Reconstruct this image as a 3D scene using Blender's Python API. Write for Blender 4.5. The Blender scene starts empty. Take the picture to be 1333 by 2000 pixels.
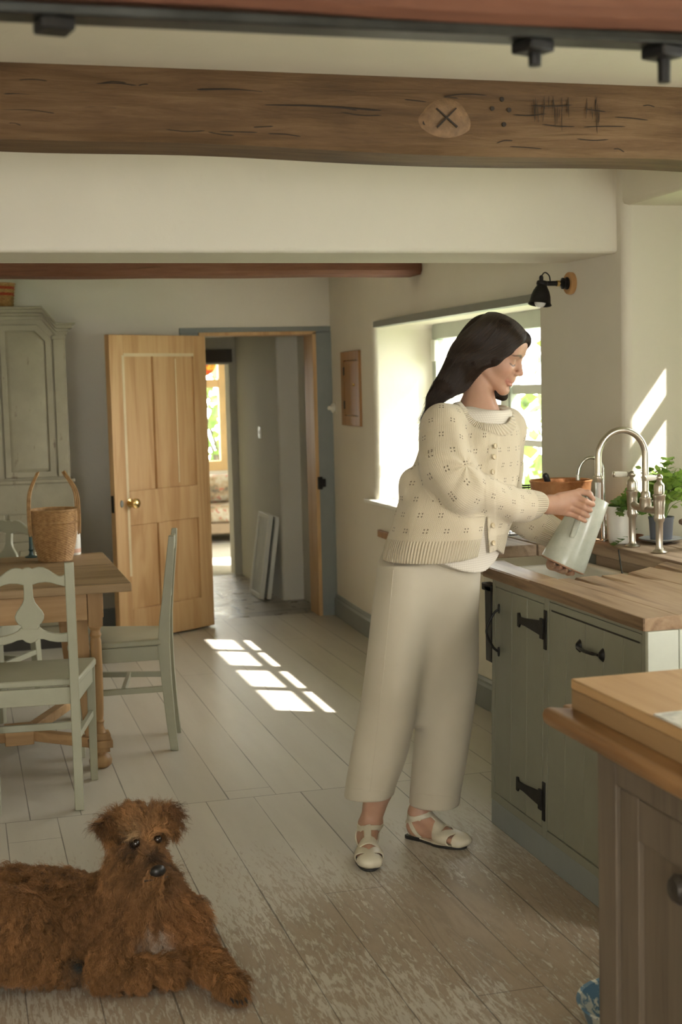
import bpy, bmesh, math, random
import numpy as np
from mathutils import Vector, Matrix
C = bpy.context.scene
PI = math.pi
random.seed(7); RNG = np.random.default_rng(7)

# ------------------------------------------------------------------ camera, world, sun, area lights, exposure
FPX = 2680.0
def _basis(vx=-85., vy=770., roll=.025):
    d = np.array([vx-666.5, -(vy-1000.), -FPX]); d /= np.linalg.norm(d)
    up = np.array([-roll, 1.0, 0.0]); b = -(up[0]*d[0]+up[1]*d[1])/d[2]
    u = np.array([up[0], up[1], b]); u /= np.linalg.norm(u)
    return np.stack([np.cross(d, u), d, u])
CR = _basis(); EYE = np.array([0, 0, 1.5])
cd = bpy.data.cameras.new('camera'); cam = bpy.data.objects.new('camera', cd); C.collection.objects.link(cam)
cd.sensor_fit = 'VERTICAL'; cd.sensor_height = 36; cd.lens = FPX/2000*36; cd.clip_start = .05
m4 = Matrix.Identity(4)
for i in range(3):
    for j in range(3): m4[i][j] = CR[i][j]
m4.translation = Vector(EYE); cam.matrix_world = m4
cd.dof.use_dof = True; cd.dof.focus_distance = 4.35; cd.dof.aperture_fstop = 4.5
C.camera = cam
C.view_settings.view_transform = 'Standard'; C.view_settings.look = 'None'
C.view_settings.gamma = 1; C.view_settings.use_curve_mapping = False
C.view_settings.exposure = -0.12
cy = C.cycles
cy.use_denoising = True
try: cy.denoiser = 'OPENIMAGEDENOISE'
except Exception: pass
cy.max_bounces = 7; cy.diffuse_bounces = 5; cy.glossy_bounces = 3; cy.transmission_bounces = 5; cy.transparent_max_bounces = 12
cy.sample_clamp_indirect = 6; cy.caustics_refractive = False; cy.blur_glossy = 0.5

W = bpy.data.worlds.new('world'); C.world = W; W.use_nodes = True
wn = W.node_tree; bgn = wn.nodes['Background']
bgn.inputs[0].default_value = (1.0, .985, .93, 1); bgn.inputs[1].default_value = 15.0

sd = bpy.data.lights.new('sun', 'SUN'); sd.energy = 26; sd.angle = .012; sd.color = (1, .95, .86)
sun = bpy.data.objects.new('sun', sd); C.collection.objects.link(sun)
SUNDIR = Vector((-1, .58, -1.29)).normalized()
sun.rotation_euler = SUNDIR.to_track_quat('-Z', 'Y').to_euler(); sun.location = (6, 0, 6)

def area(name, loc, direction, sx, sy, power, color=(1, .97, .9), portal=False):
    l = bpy.data.lights.new(name, 'AREA'); l.shape = 'RECTANGLE'; l.size = sx; l.size_y = sy
    l.energy = power; l.color = color
    o = bpy.data.objects.new(name, l); C.collection.objects.link(o)
    o.location = loc; o.rotation_euler = Vector(direction).to_track_quat('-Z', 'Y').to_euler()
    if portal: l.cycles.is_portal = True
    return o
# daylight entering by the windows behind and beside the camera (their openings are built below)
area('daylight_back_window', (-1.0, -2.15, 1.55), (0, 1, -.12), 2.0, 1.3, 6, (1, .965, .90))
area('daylight_side_window', (2.86, 1.55, 1.45), (-1, 0, .18), 1.5, 1.2, 37, (1, .975, .915))
# sky portals in the glazed openings seen from here
area('sky_portal', (2.74, 6.38, 1.31), (-1, 0, 0), 2.1, .95, 1, portal=True)
area('sky_portal', (2.86, 3.87, 1.52), (-1, 0, 0), 1.08, 1.15, 1, portal=True)
area('sky_portal', (1.95, 13.55, 1.45), (0, -1, 0), 1.6, 1.5, 1, portal=True)

# ------------------------------------------------------------------ helpers
def at(px, py, Y):                       # photo pixel -> world point at depth Y
    w = CR @ np.array([px-666.5, -(py-1000.), -FPX]); return EYE + w*(Y/w[1])
def on_floor(px, py, z=0.):
    w = CR @ np.array([px-666.5, -(py-1000.), -FPX]); return EYE + w*((z-1.5)/w[2])
def link(o): C.collection.objects.link(o); return o
def tag(o, label=None, cat=None, group=None, kind=None):
    if label: o['label'] = label
    if cat: o['category'] = cat
    if group: o['group'] = group
    if kind: o['kind'] = kind
    return o
def thing(name, label, cat, loc=(0, 0, 0), rz=0., group=None, kind=None):
    o = bpy.data.objects.new(name, None); link(o); o.location = loc; o.rotation_euler = (0, 0, rz)
    o.empty_display_size = .1
    return tag(o, label, cat, group, kind)

class MB:
    """collects vertices and faces (world coordinates unless told otherwise)"""
    def __init__(s): s.v = []; s.f = []
    def add(s, vs, fs):
        n = len(s.v); s.v += [tuple(map(float, p)) for p in vs]; s.f += [tuple(n+i for i in f) for f in fs]; return s
    def box(s, a, b, R=None, c=None):
        x0, y0, z0 = a; x1, y1, z1 = b
        vs = [(x0,y0,z0),(x1,y0,z0),(x1,y1,z0),(x0,y1,z0),(x0,y0,z1),(x1,y0,z1),(x1,y1,z1),(x0,y1,z1)]
        if R is not None:
            c = Vector(c if c is not None else ((x0+x1)/2, (y0+y1)/2, (z0+z1)/2))
            vs = [tuple(R @ (Vector(p)-c) + c) for p in vs]
        return s.add(vs, [(0,3,2,1),(4,5,6,7),(0,1,5,4),(1,2,6,5),(2,3,7,6),(3,0,4,7)])
    def bar(s, p, q, w, h, up=(0, 0, 1), w2=None, h2=None):      # rectangular bar from p to q
        p = Vector(p); q = Vector(q); d = (q-p).normalized(); u = Vector(up); x = d.cross(u)
        if x.length < 1e-5: x = d.cross(Vector((1, 0, 0)))
        x.normalize(); u = x.cross(d).normalized(); w2 = w if w2 is None else w2; h2 = h if h2 is None else h2
        vs = []
        for c, ww, hh in ((p, w, h), (q, w2, h2)):
            for sx, sy in ((-1,-1),(1,-1),(1,1),(-1,1)): vs.append(tuple(c + x*sx*ww/2 + u*sy*hh/2))
        return s.add(vs, [(3,2,1,0),(4,5,6,7),(0,1,5,4),(1,2,6,5),(2,3,7,6),(3,0,4,7)])
    def tube(s, pts, r, n=10, caps=True, flat=None):
        P = [Vector(p) for p in pts]; m = len(P)
        rr = list(r) if hasattr(r, '__len__') else [r]*m
        t0 = (P[1]-P[0]).normalized(); a = t0.cross(Vector((0, 0, 1)))
        if a.length < .05: a = t0.cross(Vector((1, 0, 0)))
        a.normalize(); vs = []
        for i in range(m):
            t = (P[min(i+1, m-1)]-P[max(i-1, 0)]).normalized()
            a = (a - t*a.dot(t)).normalized(); b = t.cross(a)
            fl = 1 if flat is None else flat
            for k in range(n):
                w = 2*PI*k/n; vs.append(tuple(P[i] + a*math.cos(w)*rr[i] + b*math.sin(w)*rr[i]*fl))
        fs = [(i*n+k, i*n+(k+1) % n, (i+1)*n+(k+1) % n, (i+1)*n+k) for i in range(m-1) for k in range(n)]
        if caps: fs += [tuple(range(n-1, -1, -1)), tuple((m-1)*n+k for k in range(n))]
        return s.add(vs, fs)
    def lathe(s, prof, c=(0, 0, 0), n=32, M=None, cap=True):     # prof: (r, z)
        vs = []
        for r, z in prof:
            for k in range(n):
                w = 2*PI*k/n; p = Vector((r*math.cos(w), r*math.sin(w), z))
                if M is not None: p = M @ p
                vs.append(tuple(p + Vector(c)))
        m = len(prof)
        fs = [(i*n+k, i*n+(k+1) % n, (i+1)*n+(k+1) % n, (i+1)*n+k) for i in range(m-1) for k in range(n)]
        if cap: fs += [tuple(range(n-1, -1, -1)), tuple((m-1)*n+k for k in range(n))]
        return s.add(vs, fs)
    def prism(s, poly, o, u, v, n, t):                           # 2D polygon in plane (o; u, v), extruded along n by t
        o, u, v, n = map(Vector, (o, u, v, n)); k = len(poly)
        vs = [tuple(o+u*a+v*b) for a, b in poly] + [tuple(o+u*a+v*b+n*t) for a, b in poly]
        fs = [tuple(range(k-1, -1, -1)), tuple(range(k, 2*k))] + [(i, (i+1) % k, k+(i+1) % k, k+i) for i in range(k)]
        return s.add(vs, fs)
    def sphere(s, c, r, n=12, sc=(1, 1, 1)):
        vs = []; c = Vector(c); m = n//2+1
        for i in range(m+1):
            th = PI*i/m
            for k in range(n):
                w = 2*PI*k/n
                vs.append((c.x+r*sc[0]*math.sin(th)*math.cos(w), c.y+r*sc[1]*math.sin(th)*math.sin(w), c.z+r*sc[2]*math.cos(th)))
        return s.add(vs, [(i*n+k, (i+1)*n+k, (i+1)*n+(k+1) % n, i*n+(k+1) % n) for i in range(m) for k in range(n)])
    def build(s, name, mat, parent=None, bevel=0., smooth=False, local=False, seg=2, weld=False, sub=0, angle=35):
        me = bpy.data.meshes.new(name); v = np.array(s.v)
        if parent is not None and not local:
            Mi = (Matrix.Translation(parent_loc(parent)) @ Matrix.Rotation(parent_rz(parent), 4, 'Z')).inverted()
            v = v @ np.array(Mi.to_3x3()).T + np.array(Mi.translation)
        me.from_pydata(v.tolist(), [], s.f); me.validate()
        bm = bmesh.new(); bm.from_mesh(me)
        if weld: bmesh.ops.remove_doubles(bm, verts=bm.verts, dist=1e-5)
        bmesh.ops.recalc_face_normals(bm, faces=bm.faces)
        bm.to_mesh(me); bm.free()
        me.materials.append(mat)
        o = bpy.data.objects.new(name, me); link(o)
        if parent is not None: o.parent = parent
        if bevel > 0:
            b = o.modifiers.new('bevel', 'BEVEL'); b.width = bevel; b.segments = seg; b.limit_method = 'ANGLE'; b.angle_limit = math.radians(angle)
        if sub:
            q = o.modifiers.new('sub', 'SUBSURF'); q.levels = sub; q.render_levels = sub
        if smooth or bevel > 0:
            me.polygons.foreach_set('use_smooth', [True]*len(me.polygons))
            if hasattr(me, 'set_sharp_from_angle'): me.set_sharp_from_angle(angle=math.radians(40 if smooth else 60))
        return o
def parent_loc(p):
    l = Vector(p.location)
    while p.parent is not None: p = p.parent; l = l + Vector(p.location)
    return l
def parent_rz(p):
    r = p.rotation_euler.z
    while p.parent is not None: p = p.parent; r += p.rotation_euler.z
    return r
def struct(o, label=None): o['kind'] = 'structure'; o['label'] = label or o.name.replace('_', ' '); return o
def copy_tree(o, parent=None):
    c = o.copy(); link(c); c.parent = parent
    for ch in list(o.children): copy_tree(ch, c)
    return c
def bez(pts, n=12):                       # Catmull-Rom through points
    P = [Vector(p) for p in pts]; P = [P[0]*2-P[1]] + P + [P[-1]*2-P[-2]]; out = []
    for i in range(1, len(P)-2):
        for k in range(n):
            t = k/n; a, b, c, d = P[i-1:i+3]
            out.append(.5*((2*b)+(c-a)*t+(2*a-5*b+4*c-d)*t*t+(3*b-a-3*c+d)*t**3))
    out.append(P[-2]); return out

# ------------------------------------------------------------------ materials
class NT:
    def __init__(s, name):
        s.m = bpy.data.materials.new(name); s.m.use_nodes = True; s.t = s.m.node_tree; s.n = s.t.nodes; s.l = s.t.links
        s.b = s.n['Principled BSDF']; s.out = s.n['Material Output']
    def node(s, typ, **kw):
        nd = s.n.new(typ)
        for k, v in kw.items():
            if k.startswith('i_'):
                key = k[2:]; key = int(key) if key.isdigit() else key
                s.set(nd.inputs[key], v)
            else: setattr(nd, k, v)
        return nd
    def set(s, inp, v):
        if hasattr(v, 'is_linked'): s.l.new(v, inp)
        else:
            if inp.type == 'RGBA' and len(v) == 3: v = (*v, 1)
            inp.default_value = v
    def coord(s, kind='Object', scale=(1, 1, 1), rot=(0, 0, 0)):
        tc = s.node('ShaderNodeTexCoord'); mp = s.node('ShaderNodeMapping')
        s.l.new(tc.outputs[kind], mp.inputs[0]); mp.inputs['Scale'].default_value = scale; mp.inputs['Rotation'].default_value = rot
        return mp.outputs[0]
    def geo(s, scale=(1, 1, 1)):
        g = s.node('ShaderNodeNewGeometry'); mp = s.node('ShaderNodeMapping')
        s.l.new(g.outputs['Position'], mp.inputs[0]); mp.inputs['Scale'].default_value = scale; return mp.outputs[0]
    def noise(s, vec, scale=5., detail=4., rough=.55, dist=0.):
        nd = s.node('ShaderNodeTexNoise'); s.l.new(vec, nd.inputs['Vector']); nd.inputs['Scale'].default_value = scale
        nd.inputs['Detail'].default_value = detail; nd.inputs['Roughness'].default_value = rough; nd.inputs['Distortion'].default_value = dist
        return nd.outputs['Fac']
    def ramp(s, fac, stops):
        nd = s.node('ShaderNodeValToRGB'); s.l.new(fac, nd.inputs[0]); e = nd.color_ramp.elements
        while len(e) < len(stops): e.new(.5)
        for el, (p, c) in zip(e, stops):
            el.position = p; el.color = (*c, 1) if hasattr(c, '__len__') else (c, c, c, 1)
        return nd.outputs[0]
    def math(s, op, a, b=0., c=None, clamp=False):
        nd = s.node('ShaderNodeMath', operation=op, use_clamp=clamp); s.set(nd.inputs[0], a); s.set(nd.inputs[1], b)
        if c is not None: s.set(nd.inputs[2], c)
        return nd.outputs[0]
    def mix(s, fac, a, b, blend='MIX'):
        nd = s.node('ShaderNodeMix', data_type='RGBA', blend_type=blend); s.set(nd.inputs[0], fac); s.set(nd.inputs[6], a); s.set(nd.inputs[7], b)
        return nd.outputs[2]
    def attr(s, name): nd = s.node('ShaderNodeAttribute', attribute_name=name); return nd
    def sep(s, v): nd = s.node('ShaderNodeSeparateXYZ'); s.l.new(v, nd.inputs[0]); return nd.outputs
    def bump(s, h, strength=.3, dist=.01, normal=None):
        nd = s.node('ShaderNodeBump'); s.set(nd.inputs['Height'], h); nd.inputs['Strength'].default_value = strength; nd.inputs['Distance'].default_value = dist
        if normal is not None: s.l.new(normal, nd.inputs['Normal'])
        s.l.new(nd.outputs[0], s.b.inputs['Normal']); return nd.outputs[0]
    def base(s, c, rough=.5, metal=0., spec=None):
        s.set(s.b.inputs['Base Color'], c); s.set(s.b.inputs['Roughness'], rough); s.b.inputs['Metallic'].default_value = metal
        if spec is not None: s.b.inputs['Specular IOR Level'].default_value = spec
        return s
def plain(name, c, rough=.5, metal=0., var=.12, scale=6., bump=.0, spec=None):
    t = NT(name); v = t.geo(); n = t.noise(v, scale, 5)
    d = tuple(x*(1-var) for x in c); l = tuple(min(1, x*(1+var)) for x in c)
    t.base(t.ramp(n, [(.3, d), (.7, l)]), rough, metal, spec)
    if bump: t.bump(t.noise(v, scale*8, 3), bump, .004)
    return t.m
def wood(name, dark, mid, light, axis='X', scale=1., rough=.55, bump=.25, knots=True, spec=.35, obj=True):
    t = NT(name); st = {'X': (.7, 9, 9), 'Y': (9, .7, 9), 'Z': (9, 9, .7)}[axis]
    v = t.coord('Object', tuple(k*scale for k in st)) if obj else t.geo(tuple(k*scale for k in st))
    w = t.noise(v, 1.1, 3, .5, 1.2)
    ringv = t.math('MULTIPLY', w, 16.); ring = t.math('SINE', ringv); ring = t.math('MULTIPLY_ADD', ring, .5, .5)
    fine = t.noise(v, 5.5, 6, .65, .2); big = t.noise(v, .35, 2)
    f = t.math('ADD', t.math('MULTIPLY', ring, .30), t.math('ADD', t.math('MULTIPLY', fine, .45), t.math('MULTIPLY', big, .35)))
    t.base(t.ramp(f, [(.28, dark), (.52, mid), (.78, light)]), rough, 0, spec)
    t.bump(t.math('ADD', t.math('MULTIPLY', fine, .7), t.math('MULTIPLY', ring, .3)), bump, .003)
    return t.m
def painted(name, c, under, wear=.62, rough=.5, grain='Z', var=.06, spec=.4):
    t = NT(name); st = {'X': (1, 12, 12), 'Y': (12, 1, 12), 'Z': (12, 12, 1)}[grain]
    v = t.coord('Object', st); g = t.noise(v, 2., 6, .6); p = t.noise(t.coord('Object'), 7., 6, .65)
    cc = t.ramp(p, [(.3, tuple(x*(1-var) for x in c)), (.7, tuple(min(1, x*(1+var)) for x in c))])
    mk = t.math('ADD', t.math('MULTIPLY', g, .5), t.math('MULTIPLY', p, .5))
    mk = t.ramp(mk, [(wear, 0.), (wear+.06, 1.)])
    t.base(t.mix(mk, cc, under), rough, 0, spec); t.bump(g, .15, .002)
    return t.m
M = {}
def plaster(name, c, var=.04):
    t = NT(name); v = t.geo(); n = t.noise(v, 1.7, 5); f = t.noise(v, 26, 5, .6)
    t.base(t.ramp(n, [(.3, tuple(x*(1-var) for x in c)), (.7, tuple(min(1, x*(1+var)) for x in c))]), .85, 0, .2)
    t.bump(t.math('ADD', t.math('MULTIPLY', n, 3.), t.math('MULTIPLY', f, .25)), .25, .02)
    return t.m
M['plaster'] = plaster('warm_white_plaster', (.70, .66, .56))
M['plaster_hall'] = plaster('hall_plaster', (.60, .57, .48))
M['ceiling'] = plaster('ceiling_plaster', (.72, .68, .58))
M['sage'] = painted('sage_paint', (.225, .225, .17), (.13, .10, .07), .74, .45)
M['sage_chair'] = painted('chair_paint', (.34, .335, .245), (.16, .13, .09), .76, .4)
M['greyblue'] = painted('grey_blue_paint', (.23, .25, .235), (.12, .10, .08), .8, .45)
M['white_panel'] = painted('white_green_paint', (.56, .58, .49), (.3, .27, .2), .8, .5)
M['white_paint'] = plain('white_gloss_paint', (.72, .71, .64), .4, 0, .04)
M['pine'] = wood('stripped_pine', (.42, .235, .10), (.51, .31, .142), (.58, .38, .19), 'Z', .8, .5)
M['pine_x'] = wood('pine_across', (.40, .235, .10), (.53, .335, .155), (.62, .42, .215), 'X', .8, .5)
M['table'] = wood('scrubbed_table', (.17, .105, .052), (.29, .19, .098), (.38, .26, .145), 'X', .9, .6)
M['tablepine'] = wood('table_pine', (.27, .155, .07), (.41, .25, .115), (.5, .32, .16), 'X', .8, .5)
M['tablepine_z'] = wood('table_pine_upright', (.22, .125, .055), (.35, .205, .09), (.44, .28, .135), 'Z', .8, .5)
M['counter'] = wood('worktop_oak', (.10, .055, .026), (.25, .155, .083), (.37, .26, .155), 'Y', .9, .42, .35)
M['counter_edge'] = wood('worktop_edge', (.30, .16, .075), (.46, .27, .14), (.56, .36, .2), 'Y', .9, .45, .3)
M['oldwood'] = wood('worn_back_board', (.14, .09, .055), (.27, .19, .125), (.39, .29, .20), 'Y', .9, .6, .35)
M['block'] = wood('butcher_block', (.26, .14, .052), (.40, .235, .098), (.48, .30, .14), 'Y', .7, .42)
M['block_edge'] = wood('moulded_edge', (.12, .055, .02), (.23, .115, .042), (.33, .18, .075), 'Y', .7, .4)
M['island'] = wood('island_frame_wood', (.065, .05, .034), (.12, .092, .064), (.17, .132, .094), 'Z', .7, .55)
M['iron'] = plain('black_iron', (.022, .021, .02), .5, .7, .3, 30, .2)
M['steel'] = plain('aged_flitch_steel', (.05, .052, .048), .42, .85, .35, 12, .1)
M['nickel'] = plain('aged_nickel', (.50, .455, .385), .29, 1., .12, 18)
M['chrome'] = plain('steel_tap', (.62, .61, .57), .18, 1., .06, 18)
M['brass'] = plain('brass', (.72, .52, .22), .25, 1., .1, 20)
M['ceramic'] = plain('white_sink_ceramic', (.80, .78, .71), .15, 0, .03, 4)
# ------------------------------------------------------------------ the room
def floor_material():
    t = NT('painted_floorboards'); g = t.node('ShaderNodeNewGeometry'); x, y, z = t.sep(g.outputs['Position'])[:3]
    zone = t.math('LESS_THAN', y, 4.84)
    xo = t.math('MULTIPLY_ADD', zone, .085, x)
    xb = t.math('DIVIDE', xo, .1775); bi = t.math('FLOOR', xb); fr = t.math('SUBTRACT', xb, bi)
    wob = t.noise(t.geo((3, .6, 1)), 2., 3)
    ed = t.math('MINIMUM', fr, t.math('SUBTRACT', 1., fr))
    gapw = t.math('MULTIPLY_ADD', t.noise(t.geo((4, .9, 1)), 1.6, 4), .040, -.0105)
    gap = t.math('LESS_THAN', ed, gapw)
    # board ends: every board has its own staggered joint
    hb = t.node('ShaderNodeTexWhiteNoise', noise_dimensions='1D'); t.l.new(t.math('MULTIPLY_ADD', zone, 31., bi), hb.inputs['W'])
    yj = t.math('FRACT', t.math('ADD', t.math('DIVIDE', y, 3.4), hb.outputs['Value']))
    joint = t.math('MULTIPLY', t.math('LESS_THAN', yj, .0009), 1.)
    jz = t.math('LESS_THAN', t.math('ABSOLUTE', t.math('SUBTRACT', y, 4.84)), .0022)
    line = t.math('MAXIMUM', gap, t.math('MAXIMUM', joint, jz))
    # wear: paint survives in the far half, is scrubbed through along the grain in the near half
    cv = t.node('ShaderNodeCombineXYZ'); t.set(cv.inputs[0], t.math('MULTIPLY_ADD', hb.outputs['Value'], 7., x)); t.set(cv.inputs[1], t.math('MULTIPLY_ADD', bi, 3.7, y)); v0 = cv.outputs[0]
    mp = t.node('ShaderNodeMapping'); t.l.new(v0, mp.inputs[0]); mp.inputs['Scale'].default_value = (74, 13, 1)
    gr = t.noise(mp.outputs[0], 1.3, 8, .74, .7)
    mp2 = t.node('ShaderNodeMapping'); t.l.new(v0, mp2.inputs[0]); mp2.inputs['Scale'].default_value = (9, 1.1, 1)
    rg = t.noise(mp2.outputs[0], 1., 2, .5, 1.2); rg = t.math('MULTIPLY_ADD', t.math('SINE', t.math('MULTIPLY', rg, 60.)), .5, .5)
    blob = t.noise(t.geo((2.6, 1.3, 1)), 1., 3)
    near = t.node('ShaderNodeMapRange', clamp=True); t.set(near.inputs[0], y); near.inputs[1].default_value = 4.75; near.inputs[2].default_value = 3.55
    cab = t.node('ShaderNodeMapRange', clamp=True); t.set(cab.inputs[0], x); cab.inputs[1].default_value = .75; cab.inputs[2].default_value = 1.55
    cy_ = t.node('ShaderNodeMapRange', clamp=True); t.set(cy_.inputs[0], y); cy_.inputs[1].default_value = 3.0; cy_.inputs[2].default_value = 3.75
    w = t.math('ADD', t.math('MULTIPLY', near.outputs[0], .245), t.math('MULTIPLY', t.math('MULTIPLY', t.math('MULTIPLY', cab.outputs[0], cy_.outputs[0]), near.outputs[0]), .14))
    w = t.math('ADD', w, t.math('MULTIPLY', t.math('SUBTRACT', blob, .5), .42))
    q = t.math('ADD', t.math('MULTIPLY', gr, .95), t.math('MULTIPLY', rg, .09))
    wear = t.math('SUBTRACT', t.math('ADD', q, w), .70)
    wear = t.math('MULTIPLY', wear, 11., clamp=True)
    wear = t.math('MULTIPLY', wear, .74)
    wear = t.math('MULTIPLY', wear, t.math('MULTIPLY_ADD', near.outputs[0], .75, .25))
    tone = t.noise(t.geo((6, .8, 1)), 1., 4)
    bt = t.math('MULTIPLY_ADD', hb.outputs['Value'], .10, .95)
    paint = t.ramp(tone, [(.3, (.46, .425, .36)), (.7, (.54, .505, .435))])
    paint = t.mix(1., paint, bt, 'MULTIPLY')
    bare = t.ramp(t.math('MULTIPLY_ADD', rg, .22, t.math('MULTIPLY', gr, .70)), [(.25, (.17, .11, .062)), (.5, (.275, .19, .12)), (.8, (.37, .27, .18))])
    col = t.mix(wear, paint, bare); col = t.mix(t.math('MULTIPLY', line, .72), col, (.045, .035, .025))
    t.base(col, t.math('MULTIPLY_ADD', wear, .22, t.math('MULTIPLY_ADD', gr, .18, .30)), 0, .45)
    t.bump(t.math('SUBTRACT', t.math('MULTIPLY', gr, .35), t.math('MULTIPLY', line, 1.5)), .3, .004)
    return t.m
M['floor'] = floor_material()
struct(MB().box((-2.7, -2.3, -.12), (2.95, 8.72, 0)).build('floor', M['floor']), 'painted and scrubbed floorboards')

def wall_cells(us, ws, t0, t1, holes, axis):
    """wall with rectangular openings; axis 'X': plane X=t, u=Y; 'Y': plane Y=t, u=X"""
    us = sorted(set(us + [h[0] for h in holes] + [h[1] for h in holes])); ws = sorted(set(ws + [h[2] for h in holes] + [h[3] for h in holes]))
    def solid(i, j):
        if i < 0 or j < 0 or i >= len(us)-1 or j >= len(ws)-1: return False
        u = (us[i]+us[i+1])/2; w = (ws[j]+ws[j+1])/2
        return not any(h[0] < u < h[1] and h[2] < w < h[3] for h in holes)
    P = (lambda t, u, w: (t, u, w)) if axis == 'X' else (lambda t, u, w: (u, t, w))
    m = MB()
    for i in range(len(us)-1):
        for j in range(len(ws)-1):
            if not solid(i, j): continue
            a, b, c, d = us[i], us[i+1], ws[j], ws[j+1]
            for t in (t0, t1): m.add([P(t,a,c), P(t,b,c), P(t,b,d), P(t,a,d)], [(0, 1, 2, 3)])
            if not solid(i-1, j): m.add([P(t0,a,c), P(t1,a,c), P(t1,a,d), P(t0,a,d)], [(0, 1, 2, 3)])
            if not solid(i+1, j): m.add([P(t0,b,c), P(t1,b,c), P(t1,b,d), P(t0,b,d)], [(0, 1, 2, 3)])
            if not solid(i, j-1): m.add([P(t0,a,c), P(t1,a,c), P(t1,b,c), P(t0,b,c)], [(0, 1, 2, 3)])
            if not solid(i, j+1): m.add([P(t0,a,d), P(t1,a,d), P(t1,b,d), P(t0,b,d)], [(0, 1, 2, 3)])
    return m
WX = 2.28
def WXF(y): return 2.28 + .0138*(y-6.55)**2
wr = wall_cells([4.53, 4.85, 5.5, 6.0, 6.5, 7.0, 7.9, 8.3, 8.78], [-.1, 2.5], WX, 2.80, [(5.23, 7.5, .83, 1.83)], 'X')
wr.v = [((WXF(y) if x < 2.5 else x), y, z) for x, y, z in wr.v]
o = struct(wr.build('wall_right', M['plaster'], bevel=.028, weld=True, seg=3)); 
# the deep recess over the sink: outer wall with the sink window, header above, sides
wo = wall_cells([-2.3, 4.60], [-.1, 2.5], 2.80, 2.95, [(3.32, 4.42, .98, 2.112), (.75, 2.35, .9, 2.06)], 'X')
struct(wo.build('wall_right_recess', M['plaster'], weld=True))
struct(MB().box((WX+.055, 2.0, 2.115), (2.82, 4.56, 2.5)).build('wall_right_header', M['plaster'], bevel=.02), 'plaster header over the sink recess')
struct(wall_cells([-2.7, 2.9], [-.1, 2.5], 8.6, 8.78, [(1.48, 2.235, -.2, 1.845)], 'Y').build('wall_far', M['plaster'], weld=True))
struct(MB().box((-2.8, -2.4, -.1), (-2.65, 8.8, 2.5)).build('wall_left', M['plaster']))
struct(wall_cells([-2.8, 3.0], [-.1, 2.5], -2.4, -2.25, [(-2.1, .1, .85, 2.2)], 'Y').build('wall_back', M['plaster'], weld=True))
struct(MB().box((-2.8, -2.4, 2.275), (3.0, 4.7, 2.5)).build('ceiling', M['ceiling']))
struct(MB().box((-2.8, 4.7, 2.2), (3.0, 8.85, 2.5)).build('ceiling_dining', M['ceiling']), 'lower plaster ceiling past the dropped beam')
struct(MB().box((-2.8, 4.585, 1.95), (2.45, 4.99, 2.45)).build('ceiling_downstand', M['ceiling'], bevel=.018, seg=3), 'plastered beam dropped across the room')

def rough_beam(a, b, amp=.006, nx=120, seed=1, ch=.02, tilt=0.):
    x0, y0, z0 = a; x1, y1, z1 = b; rng = np.random.default_rng(seed)
    prof = []
    for (p, q) in (((y0, z1), (y0, z0+ch)), ((y0+ch, z0), (y1-ch, z0)), ((y1, z0+ch), (y1, z1))):
        for k in range(9): t = k/8; prof.append((p[0]+(q[0]-p[0])*t, p[1]+(q[1]-p[1])*t))
    prof = np.array(prof); n = len(prof); xs = np.linspace(x0, x1, nx)
    ph = rng.uniform(0, 6.28, (8, 2)); fq = rng.uniform(.7, 9, 8); V = np.zeros((nx, n, 3))
    for i, x in enumerate(xs):
        w1 = sum(math.sin(fq[k]*x+ph[k, 0])/(1+fq[k]*.5) for k in range(8)); w2 = sum(math.sin(fq[k]*x+ph[k, 1])/(1+fq[k]*.5) for k in range(8))
        V[i, :, 0] = x; V[i, :, 1] = prof[:, 0] + amp*w1*.8; V[i, :, 2] = prof[:, 1] + amp*w2*np.clip((z1-prof[:, 1])/(z1-z0)*1.5, 0.15, 1)
        V[i, :, 1] += amp*.5*np.sin(prof[:, 1]*60+x*2.2+ph[0, 0])*np.sin(x*5.1+prof[:, 1]*21)
    if tilt: V[:, :, 2] -= tilt*np.maximum(V[:, :, 0], 0)*(1-.6*(V[:, :, 2]-z0)/(z1-z0))
    m = MB(); m.v = [tuple(p) for p in V.reshape(-1, 3)]
    m.f = [(i*n+k, i*n+k+1, (i+1)*n+k+1, (i+1)*n+k) for i in range(nx-1) for k in range(n-1)]
    m.f += [tuple(range(n)), tuple((nx-1)*n+k for k in range(n))]
    return m
def beam_wood(name, dark, mid, light, spec=.3):
    t = NT(name); v = t.geo((1.1, 14, 14)); big = t.noise(t.geo((1.2, 4, 4)), 1.3, 4, .6, .6)
    fine = t.noise(v, 3., 8, .72, .4); crack = t.noise(t.geo((.55, 16, 16)), 1.6, 3, .5, .8)
    ck = t.ramp(crack, [(.27, 1.), (.315, 0.)]); f = t.math('ADD', t.math('MULTIPLY', fine, .55), t.math('MULTIPLY', big, .5))
    c = t.ramp(f, [(.33, dark), (.52, mid), (.74, light)]); c = t.mix(t.math('MULTIPLY', ck, .7), c, (.035, .022, .014))
    n = t.sep(t.node('ShaderNodeNewGeometry').outputs['Normal'])[2]
    t.base(c, .62, 0, spec); t.bump(t.math('SUBTRACT', fine, t.math('MULTIPLY', ck, 1.2)), .55, .012); return t.m
M['beam'] = beam_wood('oak_beam', (.052, .029, .014), (.14, .080, .037), (.245, .155, .082))
M['beam_red'] = beam_wood('reddish_beam', (.085, .032, .018), (.16, .065, .035), (.23, .11, .065))
bm_ = struct(rough_beam((-2.66, 3.40, 2.10), (WX+.07, 3.62, 2.285), .006, 160, 3, .02, .0115).build('ceiling_beam', M['beam'], smooth=True), 'broad brown oak beam with a large knot')
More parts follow.
